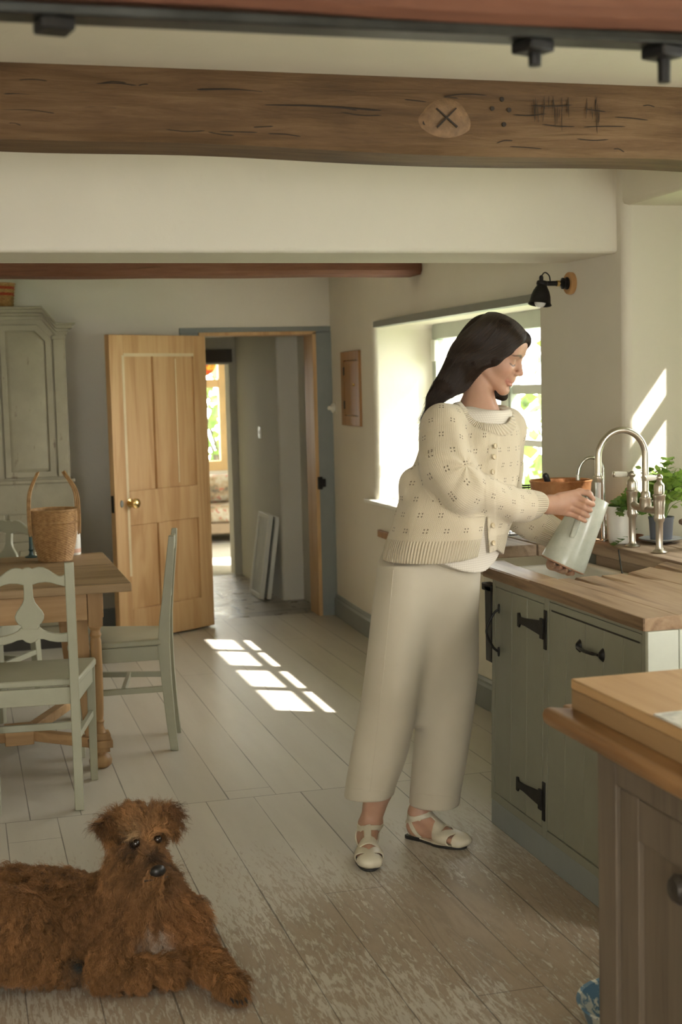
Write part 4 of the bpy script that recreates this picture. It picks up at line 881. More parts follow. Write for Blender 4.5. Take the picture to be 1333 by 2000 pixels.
# wire basket behind
wb = thing('wire_basket', 'black wire dish basket behind the copper pot', 'basket', (2.10, 4.93, .913))
m = MB(); bx0, bx1, by0, by1 = 1.99, 2.235, 4.80, 4.90; zt_ = 1.095
def rect(z): return [(bx0, by0, z), (bx1, by0, z), (bx1, by1, z), (bx0, by1, z), (bx0, by0, z)]
for z in (zt_, zt_-.035, .99, .917):
    r_ = rect(z)
    for p, q in zip(r_[:-1], r_[1:]): m.tube([p, q], .0022 if z < zt_ else .0032, 6)
for i in range(9): x = bx0+(bx1-bx0)*i/8; m.tube([(x, by0, .915), (x, by0, zt_)], .0016, 5); m.tube([(x, by1, .915), (x, by1, zt_)], .0016, 5)
for i in range(1, 4): y = by0+(by1-by0)*i/4; m.tube([(bx0, y, .915), (bx0, y, zt_)], .0016, 5); m.tube([(bx1, y, .915), (bx1, y, zt_)], .0016, 5)
m.build('wire', M['iron'], wb, smooth=True)

# window sill plants
def leaf_shape(m, p, d, n, L, w, kind=0):
    p = Vector(p); d = Vector(d).normalized(); n = Vector(n); s = d.cross(n)
    if s.length < .05: s = d.cross(Vector((1, 0, 0)))
    s.normalize(); n = s.cross(d).normalized()
    if kind == 0: out = [(0, 0), (.25, .36), (.55, .5), (.8, .3), (1, 0), (.8, -.3), (.55, -.5), (.25, -.36)]
    else: out = [(0, .03), (.22, .30), (.20, .58), (.42, .42), (.52, .66), (.66, .36), (.86, .30), (1, 0), (.86, -.30), (.66, -.36), (.52, -.66), (.42, -.42), (.20, -.58), (.22, -.30)]
    vs = [tuple(p+d*a*L+s*b*w*2*.5+n*(.10*L*math.sin(a*3)-abs(b)*.12*L)) for a, b in out]; k = len(vs)
    c = len(m.v); m.v += vs + [tuple(p+d*L*.5+n*.06*L)]; m.f += [(c+i, c+(i+1) % k, c+k) for i in range(k)]
def herb(t, base, n, h, spread, L, kind, seed, mat, droop=0., bias=(0, 0, 0)):
    rg = np.random.default_rng(seed); st = MB(); lf = MB(); base = Vector(base); bias = Vector(bias)
    for i in range(n):
        a = rg.uniform(0, 2*PI); r = spread*rg.uniform(.15, 1); hh = h*rg.uniform(.45, 1)
        tip = base + Vector((math.cos(a)*r, math.sin(a)*r, hh - droop*r)) + bias*rg.uniform(.4, 1)
        mid = base + Vector((math.cos(a)*r*.35, math.sin(a)*r*.35, hh*.6)) + bias*.3
        st.tube(bez([base + Vector((math.cos(a)*.012, math.sin(a)*.012, 0)), mid, tip], 4), [.0016]*5+[.001]*4, 5)
        for k in range(rg.integers(4, 8)):
            q = mid.lerp(tip, rg.uniform(.15, 1.0)) + Vector(rg.normal(0, .008, 3)); dr = Vector((math.cos(a)*.6, math.sin(a)*.6, .25)) + Vector(rg.normal(0, .55, 3))
            leaf_shape(lf, q, dr, (rg.normal(0, .4), rg.normal(0, .4), 1), L*rg.uniform(.6, 1.25), L*.8, kind)
    st.build('stem', plain('herb_stem', (.22, .32, .10), .5), t, smooth=True); lf.build('leaves', mat, t, smooth=True)
wp = thing('white_planter', 'tall white planter behind the tap, holding feathery greens', 'planter', (2.275, 4.42, .913))
MB().lathe([(.001, 0), (.040, 0), (.043, .004), (.049, .07), (.0535, .125), (.055, .128), (.055, .133), (.049, .131), (.046, .10), (.04, .02), (.001, .1)], (2.258, 4.42, .914), 32, cap=False).build('pot', plain('white_pot', (.76, .74, .68), .35, 0, .03), wp, smooth=True)
herb(wp, (2.265, 4.42, 1.02), 26, .075, .10, .036, 1, 11, M['ivy'], .35, (.045, -.06, .0))
bpt = thing('blue_grey_pot', 'blue-grey pot of tall leafy herbs on a saucer by the sink window', 'plant', (2.40, 4.38, .93))
MB().lathe([(.001, 0), (.036, 0), (.038, .003), (.0435, .075), (.0455, .078), (.0455, .084), (.0405, .083), (.038, .07), (.001, .068)], (2.385, 4.36, .9225), 32, cap=False).build('pot', plain('slate_glaze', (.135, .15, .19), .4, 0, .1), bpt, smooth=True)
herb(bpt, (2.385, 4.36, .99), 58, .20, .10, .034, 0, 21, M['herb'], .1, (.03, .0, .0))
lf = MB(); st = MB(); lp_ = bez([(2.39, 4.36, 1.0), (2.385, 4.35, 1.07), (2.395, 4.345, 1.14), (2.40, 4.34, 1.205)], 4); st.tube(lp_, .0022, 6); rg = np.random.default_rng(5)
for q in lp_[5:]:
    for k in range(3): a = rg.uniform(0, 6.28); leaf_shape(lf, q, (math.cos(a), math.sin(a), .35), (0, 0, 1), .036, .03, 1)
st.build('stem', plain('tall_stem', (.3, .4, .12), .5), bpt, smooth=True); lf.build('leaves', M['herb'], bpt, smooth=True)
sc = thing('saucer', 'blue rimmed grey saucer under the herb pot', 'saucer', (2.385, 4.36, .914))
MB().lathe([(.001, 0), (.03, 0), (.034, .001), (.075, .0125), (.079, .016), (.0775, .017), (.07, .0125), (.034, .006), (.001, .0055)], (2.385, 4.36, .9145), 36, cap=False).build('plate', plain('saucer_glaze', (.36, .38, .40), .25, 0, .1), sc, smooth=True)
tr = thing('terracotta_saucer', 'small brown terracotta dish between the tap pillars with a trailing sprig', 'saucer', (2.31, 4.40, .914))
MB().lathe([(.001, 0), (.036, 0), (.043, .016), (.0445, .018), (.041, .018), (.035, .005), (.001, .005)], (2.33, 4.48, .9145), 28, cap=False).build('dish', plain('terracotta', (.28, .13, .06), .7, 0, .1), tr, smooth=True)
lf = MB(); st = MB(); sp = bez([(2.33, 4.47, .93), (2.30, 4.44, .955), (2.26, 4.385, .935), (2.215, 4.36, .922), (2.185, 4.33, .918)], 5); st.tube(sp, .0014, 5)
for i, q in enumerate(sp[::2]):
    for s in (-1, 1): leaf_shape(lf, q, (-.6, s*.8, .3), (0, 0, 1), .026 if i < 7 else .016, .02, 0)
for i in range(10): leaf_shape(lf, (2.33+rg.normal(0, .016), 4.48+rg.normal(0, .014), .945+rg.uniform(0, .05)), rg.normal(0, 1, 3), (0, 0, 1), .04, .034, 0)
st.build('stem', plain('sprig_stem', (.2, .3, .1), .5), tr, smooth=True); lf.build('leaves', M['ivy'], tr, smooth=True)
# dark handled brush and pale beaker at the right edge
br = thing('dish_brush', 'dark wooden brush handle poking in beside the herb pot', 'brush', (2.40, 4.12, .95))
MB().tube(bez([(2.325, 4.12, 1.012), (2.37, 4.13, 1.01), (2.44, 4.14, 1.0), (2.5, 4.15, .985)], 6), [.008]+[.0115]*12+[.009]*6, 12).build('handle', plain('brush_wood', (.13, .085, .055), .5), br, smooth=True)
pb = thing('stone_beaker', 'pale stoneware beaker at the right edge of the sink', 'beaker', (2.42, 4.17, .914))
MB().lathe([(.001, 0), (.03, 0), (.038, .008), (.042, .04), (.04, .066), (.036, .07), (.034, .066), (.037, .04), (.03, .01), (.001, .01)], (2.435, 4.16, .9145), 28, cap=False).build('cup', plain('stoneware', (.6, .56, .47), .5, 0, .08), pb, smooth=True)

# island
IX, IY, IZ = 1.163, 2.498, .90
il = thing('kitchen_island', 'dark-framed island with a thick wooden block top and moulded edge', 'kitchen island', (1.7, 1.6, 0))
MB().box((IX, .9, .878), (2.1, IY, IZ)).build('block_top', M['block'], il, bevel=.003)
MB().box((IX+.0008, .9, .838), (2.1, IY-.0008, .8785)).build('block_side', wood('block_side_shade', (.14, .075, .03), (.24, .14, .06), (.32, .2, .095), 'Y', .7, .45), il, bevel=.002)  # side layer coloured darker than the top to carry the shade there
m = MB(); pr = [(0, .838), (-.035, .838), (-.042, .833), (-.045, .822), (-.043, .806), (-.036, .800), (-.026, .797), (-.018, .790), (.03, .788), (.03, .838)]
n = len(pr); vs = []
for y, e in ((.9, 0), (IY+.0, 0)): vs += [(IX+a, y+(.043 if y > 2 else 0)*(-a/.045 if a < 0 else 0), z) for a, z in pr]
m.add(vs, [(i, (i+1) % n, n+(i+1) % n, n+i) for i in range(n)] + [tuple(range(n)), tuple(range(2*n-1, n-1, -1))])
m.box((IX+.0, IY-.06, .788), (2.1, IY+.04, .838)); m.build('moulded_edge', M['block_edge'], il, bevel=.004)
fx = IX+.052
m = MB(); m.box((fx, IY-.09, 0), (fx+.07, IY-.01, .79)); m.box((fx, .95, 0), (fx+.07, 1.03, .79)); m.box((fx, 1.03, .70), (fx+.05, IY-.09, .79)); m.box((fx, 1.03, 0), (fx+.05, IY-.09, .10)); m.build('frame', M['island'], il, bevel=.003)
m = MB(); ya, yb = 1.70, IY-.094; za, zb2 = .104, .695
m.box((fx+.008, yb-.075, za), (fx+.04, yb, zb2)); m.box((fx+.008, ya, za), (fx+.04, ya+.075, zb2)); m.box((fx+.008, ya+.075, zb2-.085), (fx+.04, yb-.075, zb2)); m.box((fx+.008, ya+.075, za), (fx+.04, yb-.075, za+.085))
dd_ = m.build('door', M['island'], il, bevel=.003)
m = MB(); m.box((fx+.02, ya+.07, za+.08), (fx+.03, yb-.07, zb2-.08)); m.build('door_panel', M['island'], dd_)
m = MB(); m.box((fx+.008, 1.034, za), (fx+.04, ya-.004, zb2)); m.build('side_door', M['island'], il, bevel=.003)
MB().lathe([(.001, 0), (.02, 0), (.018, .006), (.012, .012), (.012, .022), (.026, .03), (.028, .042), (.02, .052), (.001, .054)], (0, 0, 0), 24, Matrix.Translation((fx+.008, 2.105, .60)) @ Matrix.Rotation(-PI/2, 4, 'Y'), cap=False).build('knob', plain('dark_knob', (.035, .028, .022), .4), dd_, smooth=True)
MB().lathe([(.001, 0), (.014, 0), (.012, .004), (.001, .004)], (0, 0, 0), 16, Matrix.Translation((fx+.008, 2.10, .535)) @ Matrix.Rotation(-PI/2, 4, 'Y') @ Matrix.Diagonal((1.6, 1, 1, 1)), cap=False).build('key_plate', M['brass'], dd_, smooth=True)
m = MB(); m.box((fx+.05, .96, .02), (2.08, IY-.05, .79)); m.build('carcass', M['island'], il)
mb = thing('marble_slab', 'pale marble slab let into the island top', 'marble slab', (1.5, 1.7, .895))
t = NT('pale_marble'); n = t.noise(t.geo((1, 1, 1)), 5., 6, .6, 1.5); t.base(t.ramp(n, [(.40, (.46, .46, .43)), (.47, (.70, .69, .64)), (.8, (.76, .75, .70))]), .18, 0, .5); M['marble'] = t.m
m = MB(); m.add([(IX+.002, 1.0, .9008), (2.05, 1.0, .9008), (2.05, 2.20, .9008), (IX+.002, 2.16, .9008), (IX+.002, 1.0, .905), (2.05, 1.0, .905), (2.05, 2.20, .905), (IX+.002, 2.16, .905)], [(0,3,2,1),(4,5,6,7),(0,1,5,4),(1,2,6,5),(2,3,7,6),(3,0,4,7)]); m.build('slab', M['marble'], mb, bevel=.001)
# enamel bowl on the floor behind the island
t = NT('splatter_enamel'); n = t.noise(t.geo(), 34., 3, .6); t.base(t.ramp(n, [(.5, (.07, .16, .24)), (.56, (.55, .55, .47))]), .3, 0, .5); M['enamel'] = t.m
bw = thing('enamel_bowl', 'blue and white speckled enamel bowl on the floor beside the island', 'bowl', (1.43, 2.75, 0))
MB().lathe([(.001, 0), (.075, 0), (.09, .006), (.118, .04), (.13, .075), (.137, .080), (.136, .084), (.128, .081), (.113, .042), (.085, .010), (.001, .008)], (1.43, 2.735, .0005), 40, cap=False).build('bowl_wall', M['enamel'], bw, smooth=True)
# ------------------------------------------------------------------ soft-body modelling: smooth unions polygonised by surface nets
class Prim:
    def __init__(s, f, c, r, k=.01, op='+'): s.f, s.c, s.r, s.k, s.op = f, np.array(c, float), float(r), k, op
def A3(p): return np.array(p, float)
def p_cone(a, b, ra, rb, k=.01, op='+', sq=None):
    a, b = A3(a), A3(b); d = b-a; L2 = float(d@d)+1e-12
    def f(P):
        t = np.clip(((P-a)@d)/L2, 0, 1); return np.linalg.norm(P-a-t[:, None]*d, axis=1)-(ra+(rb-ra)*t)
    return Prim(f, (a+b)/2, math.sqrt(L2)/2+max(ra, rb), k, op)
def p_ell(c, r, ax=None, k=.01, op='+'):
    c, r = A3(c), A3(r); R = np.eye(3) if ax is None else np.stack([A3(q)/np.linalg.norm(q) for q in ax])
    def f(P):
        q = (P-c)@R.T; k0 = np.linalg.norm(q/r, axis=1); k1 = np.linalg.norm(q/(r*r), axis=1)+1e-9; return k0*(k0-1)/k1
    return Prim(f, c, max(r)*1.05, k, op)
def p_box(c, h, ax=None, rd=.003, k=.004, op='+'):
    c, h = A3(c), A3(h)-rd; R = np.eye(3) if ax is None else np.stack([A3(q)/np.linalg.norm(q) for q in ax])
    def f(P):
        q = np.abs((P-c)@R.T)-h; return np.linalg.norm(np.maximum(q, 0), axis=1)+np.minimum(q.max(1), 0)-rd
    return Prim(f, c, float(np.linalg.norm(h))+rd, k, op)
def p_stack(cs, a, b, u, k=.01, op='+', zlo=None, zhi=None, rd=0.):
    """elliptic column: centres cs (z descending or ascending), half axes a along u and b across"""
    cs = A3(cs); o = np.argsort(cs[:, 2]); cs = cs[o]; a = A3(a)[o]; b = A3(b)[o]; u = A3(u)[:2]/np.linalg.norm(A3(u)[:2]); v = np.array([-u[1], u[0]])
    z0 = cs[0, 2] if zlo is None else zlo; z1 = cs[-1, 2] if zhi is None else zhi; zs = cs[:, 2]
    from_ = np.linspace(zs[0], zs[-1], 60); cu = []
    for arr in (cs[:, 0], cs[:, 1], a, b):
        q = np.interp(from_, zs, arr); q = np.convolve(np.pad(q, 4, 'edge'), np.ones(9)/9, 'valid'); cu.append(q)
    def f(P):
        z = P[:, 2]; X, Y, Aa, Bb = (np.interp(z, from_, q) for q in cu); dx = P[:, 0]-X; dy = P[:, 1]-Y
        U = dx*u[0]+dy*u[1]; V = dx*v[0]+dy*v[1]; k0 = np.sqrt((U/Aa)**2+(V/Bb)**2); k1 = np.sqrt((U/Aa**2)**2+(V/Bb**2)**2)+1e-9
        d = np.where(k0 < .3, -(1-k0)*np.minimum(Aa, Bb), k0*(k0-1)/k1)
        cap = np.maximum(z-z1, z0-z)
        if rd: return np.minimum(np.maximum(d+rd, cap+rd), 0)+np.sqrt(np.maximum(d+rd, 0)**2+np.maximum(cap+rd, 0)**2)-rd
        return np.maximum(d, cap)
    c = (cs[0]+cs[-1])/2; rr = max(np.linalg.norm(q[:2]-c[:2])+max(aa, bb) for q, aa, bb in zip(cs, a, b))
    return Prim(f, c, math.hypot(rr, (z1-z0)/2+abs((z0+z1)/2-c[2])), k, op)
def p_half(n, off, c, r, k=.004, op='&'):                    # keep n.p < off
    n = A3(n)/np.linalg.norm(n); return Prim(lambda P: P@n-off, c, r, k, op)
def chain(pts, rs, k=.01, op='+'): return [p_cone(pts[i], pts[i+1], rs[i], rs[i+1], k, op) for i in range(len(pts)-1)]
def smin(a, b, k):
    if k <= 0: return np.minimum(a, b)
    h = np.clip(.5+.5*(b-a)/k, 0, 1); return b+(a-b)*h-k*h*(1-h)
def ev(prims, P):
    d = np.full(len(P), 9.)
    for p in prims:
        q = p.f(P)
        if p.op == '+': d = smin(d, q, p.k)
        elif p.op == '-': d = -smin(-d, q, p.k)
        elif p.op == '&': d = -smin(-d, -q, p.k)
    return d
def ripples(seed, n, freq, amp, aniso=(1, 1, 1)):
    rg = np.random.default_rng(seed); K = rg.normal(size=(n, 3)); K /= np.linalg.norm(K, axis=1)[:, None]; K *= freq*rg.uniform(.6, 1.5, (n, 1)); K *= np.array(aniso); ph = rg.uniform(0, 6.28, n)
    return lambda P: np.sin(P@K.T+ph).sum(1)*amp/math.sqrt(n)
def surface(prims, res, disp=None, post=None, B=14, margin=.01):
    lo = np.min([p.c-p.r for p in prims if p.op == '+'], axis=0)-.02; hi = np.max([p.c+p.r for p in prims if p.op == '+'], axis=0)+.02
    n = np.ceil((hi-lo)/(res*B)).astype(int); N = n*B+2; S = B*res
    gi = np.stack(np.meshgrid(*[np.arange(k) for k in n], indexing='ij'), -1).reshape(-1, 3); cen = lo+(gi+.5)*S; hr = S*math.sqrt(3)/2
    F = lambda P, pl: (ev(pl, P) if disp is None else ev(pl, P)-disp(P))
    rough = ev(prims, cen); keep = np.abs(rough) < hr*1.35+margin; gi = gi[keep]; cen = cen[keep]
    oc = np.stack(np.meshgrid(*[np.arange(B+1)]*3, indexing='ij'), -1).reshape(-1, 3)
    gids, pos, q_all = [], [], []
    stepc = np.array([(i, j, k) for i in (0, 1) for j in (0, 1) for k in (0, 1)])
    edges = [(a, b) for a in range(8) for b in range(a+1, 8) if np.abs(stepc[a]-stepc[b]).sum() == 1]
    gid = lambda ijk: (ijk[..., 0]*N[1]+ijk[..., 1])*N[2]+ijk[..., 2]
    for g, c in zip(gi, cen):
        pl = [p for p in prims if p.op == '&' or np.linalg.norm(p.c-c) < p.r+hr+p.k*1.5+.02]
        if not any(p.op == '+' for p in pl): continue
        base = g*B; P = lo+(base+oc)*res; v = F(P, pl).reshape(B+1, B+1, B+1)
        if post is not None: v = post(P, v.reshape(-1)).reshape(v.shape)
        if v.min() > 0 or v.max() < 0: continue
        cv = np.stack([v[i:B+i, j:B+j, k:B+k] for i, j, k in stepc], -1); ng = (cv < 0).sum(-1); act = (ng > 0) & (ng < 8); idx = np.argwhere(act)
        if len(idx):
            w = cv[act]; acc = np.zeros((len(idx), 3)); cnt = np.zeros(len(idx))
            for a, b in edges:
                s = (w[:, a] < 0) != (w[:, b] < 0); t = np.where(s, w[:, a]/(w[:, a]-w[:, b]+1e-20), 0)
                acc += s[:, None]*(stepc[a]+t[:, None]*(stepc[b]-stepc[a])); cnt += s
            pos.append(lo+(base+idx+acc/cnt[:, None])*res); gids.append(gid(base+idx))
        for ax in range(3):
            sl0 = [slice(0, B)]*3; sl1 = [slice(0, B)]*3; sl1[ax] = slice(1, B+1); a, b = v[tuple(sl0)], v[tuple(sl1)]
            cr = np.argwhere((a < 0) != (b < 0))
            if not len(cr): continue
            flip = a[tuple(cr.T)] < 0; o1, o2 = [(1, 2), (2, 0), (0, 1)][ax]; e1 = np.eye(3, dtype=int)[o1]; e2 = np.eye(3, dtype=int)[o2]; q = base+cr
            Q = np.stack([gid(q), gid(q-e1), gid(q-e1-e2), gid(q-e2)], -1); Q[flip] = Q[flip][:, ::-1]; q_all.append(Q)
    gids = np.concatenate(gids); pos = np.concatenate(pos); Q = np.concatenate(q_all); o = np.argsort(gids); gs = gids[o]
    ix = np.searchsorted(gs, Q); ix = np.clip(ix, 0, len(gs)-1); ok = (gs[ix] == Q).all(1)
    return pos[o], ix[ok][:, ::-1]
def relax(V, Q, it=1, lam=.5):
    for _ in range(it):
        acc = np.zeros_like(V); cnt = np.zeros(len(V))
        for a in range(4):
            i, j = Q[:, a], Q[:, (a+1) % 4]
            for x, y in ((i, j), (j, i)):
                for c in range(3): acc[:, c] += np.bincount(x, V[y, c], len(V))
                cnt += np.bincount(x, minlength=len(V))
        V = V+lam*(acc/np.maximum(cnt, 1)[:, None]-V)
    return V
def keep_big(V, Q, frac=.02):
    lab = np.arange(len(V)); E_ = np.concatenate([Q[:, [0, 1]], Q[:, [1, 2]], Q[:, [2, 3]], Q[:, [3, 0]]])
    for _ in range(400):
        m = np.minimum(lab[E_[:, 0]], lab[E_[:, 1]]); n = lab.copy(); np.minimum.at(n, E_[:, 0], m); np.minimum.at(n, E_[:, 1], m); n = n[n]; n = n[n]
        if (n == lab).all(): break
        lab = n
    u, inv, c = np.unique(lab, return_inverse=True, return_counts=True); ok = (c >= frac*len(V))[inv]; q = Q[ok[Q].all(1)]; idx = np.cumsum(ok)-1
    return V[ok], idx[q]
def add_mesh(name, V, Q, mat, parent=None, attrs=None, loc=None):
    base = parent_loc(parent) if parent is not None else Vector(loc if loc is not None else (0, 0, 0)); L = V-np.array(base)
    me = bpy.data.meshes.new(name); nq = len(Q); me.vertices.add(len(L)); me.vertices.foreach_set('co', L.astype(np.float32).ravel())
    me.loops.add(nq*4); me.loops.foreach_set('vertex_index', Q.astype(np.int32).ravel()); me.polygons.add(nq); me.polygons.foreach_set('loop_start', np.arange(0, nq*4, 4, dtype=np.int32))
    me.polygons.foreach_set('use_smooth', np.ones(nq, bool)); me.update(calc_edges=True); me.materials.append(mat)
    for k, a in (attrs or {}).items():
        if a.shape[1] == 4: at_ = me.color_attributes.new(k, 'FLOAT_COLOR', 'POINT'); at_.data.foreach_set('color', a.astype(np.float32).ravel())
        else: at_ = me.attributes.new(k, 'FLOAT_VECTOR', 'POINT'); at_.data.foreach_set('vector', a.astype(np.float32).ravel())
    o = bpy.data.objects.new(name, me); link(o)
    if parent is not None: o.parent = parent
    elif loc is not None: o.location = loc
    return o
def add_hair(name, strands, radius, mat, parent, cols=None, taper=.25):
    """strands: (n, k, 3) world points -> one curves object"""
    n, k, _ = strands.shape; hc = bpy.data.hair_curves.new(name); hc.add_curves([k]*n)
    L = strands-np.array(parent_loc(parent)); hc.attributes['position'].data.foreach_set('vector', L.astype(np.float32).ravel())
    ra = hc.attributes.get('radius') or hc.attributes.new('radius', 'FLOAT', 'POINT')
    tt = np.linspace(0, 1, k); rr = np.broadcast_to(radius*(1-(1-taper)*tt**1.5), (n, k)); ra.data.foreach_set('value', rr.astype(np.float32).ravel())
    if cols is not None:
        ca = hc.attributes.new('col', 'FLOAT_COLOR', 'POINT'); cc = np.repeat(np.concatenate([cols, np.ones((n, 1))], 1)[:, None, :], k, 1); ca.data.foreach_set('color', cc.astype(np.float32).ravel())
    hc.materials.append(mat); o = bpy.data.objects.new(name, hc); link(o); o.parent = parent; return o
def nrm(v): v = A3(v); return v/np.linalg.norm(v)
def gauss(P, c, r): return np.exp(-((P-A3(c))**2).sum(1)/(r*r))
# ------------------------------------------------------------------ the woman at the sink
BF = np.array([.5, -.866, 0]); BL = np.array([.866, .5, 0])          # chest direction, her left
# jug first: the hands close on it
JT = at(1161, 971, 4.195); JB = at(1099, 1104, 4.217); JA = nrm(JB-JT); JL = float(np.linalg.norm(JB-JT))
jM = Matrix.Translation(Vector(JB)) @ Vector(-JA).to_track_quat('Z', 'Y').to_matrix().to_4x4()
t = NT('celadon_glaze'); n = t.noise(t.geo(), 13., 6, .65); t.base(t.ramp(n, [(.3, (.40, .42, .345)), (.7, (.53, .55, .47))]), .24, 0, .5); t.bump(t.noise(t.geo(), 40., 3), .08, .002); M['jug'] = t.m
jug = thing('jug', 'pale green-grey tapered jug held tilted under the running tap', 'jug', tuple(JB))
RB, RT = .0775, .0535
MB().lathe([(.001, .0), (RB-.006, 0), (RB-.001, .003), (RB, .008), (RB*.93+RT*.07, JL*.12), (RB*.5+RT*.5, JL*.5), (RT, JL), (RT-.0015, JL+.0015), (RT-.005, JL), (RB*.5+RT*.5-.006, JL*.5), (RB-.008, .012), (.001, .010)], (0, 0, 0), 56, jM, cap=False).build('jug_body', M['jug'], jug, smooth=True)
MB().lathe([(RB-.004, -.0012), (RB+.0002, .0015), (RB+.0004, .004), (RB-.001, .0045)], (0, 0, 0), 56, jM, cap=False).build('bare_foot_rim', plain('bare_clay', (.36, .2, .12), .7), jug, smooth=True)
JX = -JA                                                            # jug axis, bottom -> top
hd = nrm(np.array([-.62, -.78, 0]) - np.dot(np.array([-.62, -.78, 0]), JX)*JX)   # handle side, towards the viewer's left
def jp(t, r): return JB + JX*(JL*t) + hd*r
hp = [jp(.95, RT-.002), jp(.995, RT+.022), jp(.96, RT+.044), jp(.83, RT+.053), jp(.67, RT+.048), jp(.52, RT+.027), jp(.40, RB*.60+RT*.40-.003)]
MB().tube(bez([tuple(p) for p in hp], 10), [.0095]*22+[.0085]*39, 14, flat=1.35).build('jug_handle', M['jug'], jug, smooth=True)

# ---- head frame
FH = nrm([.80, -.60, 0]); PIT = math.radians(23); HL = np.array([-FH[1], FH[0], 0]); ROLL = math.radians(3)
HF = nrm(FH*math.cos(PIT)+np.array([0, 0, -math.sin(PIT)])); HU = nrm(np.cross(HF, HL)); HU = HU if HU[2] > 0 else -HU
HO = at(965, 690, 4.17)                                             # between the ears
def h(f, l, u): return HO + HF*f + HL*l + HU*u
AX = (HF, HL, HU)
prims = []
prims += [p_ell(h(-.012, 0, .030), (.094, .073, .082), AX, .01), p_ell(h(.030, 0, -.028), (.060, .056, .080), AX, .03)]
for s in (-1, 1):
    prims += [p_cone(h(.002, s*.047, -.052), h(.071, s*.014, -.095), .0165, .014, .022), p_ell(h(.056, s*.036, -.026), (.026, .022, .022), AX, .022)]
prims += [p_cone(h(.0765, -.008, -.0985), h(.0765, .008, -.0985), .0145, .0145, .014),
          p_cone(h(.072, -.036, .022), h(.072, .036, .022), .016, .016, .016), p_ell(h(.058, 0, .052), (.036, .052, .035), AX, .025)]
for s in (-1, 1): prims.append(p_ell(h(.096, s*.031, .001), (.016, .019, .012), AX, .013, '-'))
for s in (-1, 1): prims.append(p_ell(h(.0715, s*.031, .0005), (.0125, .0155, .0125), AX, .004))
prims += [p_cone(h(.083, 0, .014), h(.106, 0, -.026), .0085, .0085, .010), p_ell(h(.106, 0, -.0285), (.0095, .0095, .0085), AX, .006)]
for s in (-1, 1): prims.append(p_ell(h(.0955, s*.0115, -.0335), (.0105, .0068, .0065), AX, .006))
for s in (-1, 1): prims.append(p_ell(h(.0985, s*.0062, -.0400), (.0042, .0032, .0030), AX, .002, '-'))
prims += [p_ell(h(.084, 0, -.054), (.014, .022, .017), AX, .012)]
ul = [h(.0780, -.0245, -.0625), h(.0890, -.011, -.0612), h(.0915, 0, -.0618), h(.0890, .011, -.0612), h(.0780, .0245, -.0625)]
ll = [h(.0775, -.021, -.0665), h(.0875, -.009, -.0738), h(.0895, 0, -.0745), h(.0875, .009, -.0738), h(.0775, .021, -.0665)]
prims += chain(ul, [.003, .0052, .0050, .0052, .003], .003) + chain(ll, [.003, .0056, .0062, .0056, .003], .003)
prims += chain([h(.085, -.020, -.0655), h(.0985, 0, -.0675), h(.085, .020, -.0655)], [.0010, .0017, .0010], .0012, '-')
prims.append(p_cone(h(.0895, -.012, -.0845), h(.0895, .012, -.0845), .0035, .0035, .008, '-'))
for s in (-1, 1): prims.append(p_ell(h(-.006, s*.074, -.008), (.017, .007, .028), AX, .006))
NB = at(938, 800, 4.16); nk = h(-.022, 0, -.045)
prims += [p_cone(nk, NB+np.array([-.010, .01, 0]), .042, .047, .009), p_cone(h(-.01, -.035, -.075), NB+BF*.05+BL*.012+np.array([0, 0, -.03]), .009, .008, .016), p_cone(h(.0, .03, -.08), NB+BF*.045+BL*.03+np.array([0, 0, -.03]), .009, .008, .016)]
# ---- torso and limbs under the clothes
HIP = at(852, 1118, 4.13); CH = at(925, 880, 4.15)
SR = at(866, 838, 4.06); SL = at(988, 837, 4.225); ER = at(900, 957, 3.985); EL = at(985, 982, 4.35); WR = at(1068, 985, 4.115); WL = at(1086, 1046, 4.325)
prims += [p_cone(NB+np.array([-.01, .01, -.03]), CH, .06, .10, .05), p_cone(CH, HIP, .10, .115, .05)]
prims += [p_cone(NB+np.array([-.01, .01, -.035]), SR, .045, .045, .03), p_cone(NB+np.array([-.01, .01, -.035]), SL, .045, .045, .03)]
prims += chain([SR, ER, WR], [.044, .036, .024], .012) + chain([SL, EL, WL], [.044, .036, .023], .012)
HR, HLj = HIP-BL*.085+np.array([0, 0, -.03]), HIP+BL*.085+np.array([0, 0, -.03])
ARn = np.array([1.222, 4.148, .088]); ALn = np.array([1.402, 4.192, .088])
KR = (HR+ARn)/2+np.array([.0, -.03, 0]); KL = (HLj+ALn)/2+np.array([.05, -.03, 0])
prims += chain([HR, KR, ARn+(KR-ARn)*.3, ARn], [.085, .052, .046, .0315], .015) + chain([HLj, KL, ALn+(KL-ALn)*.3, ALn], [.085, .052, .046, .0315], .015)
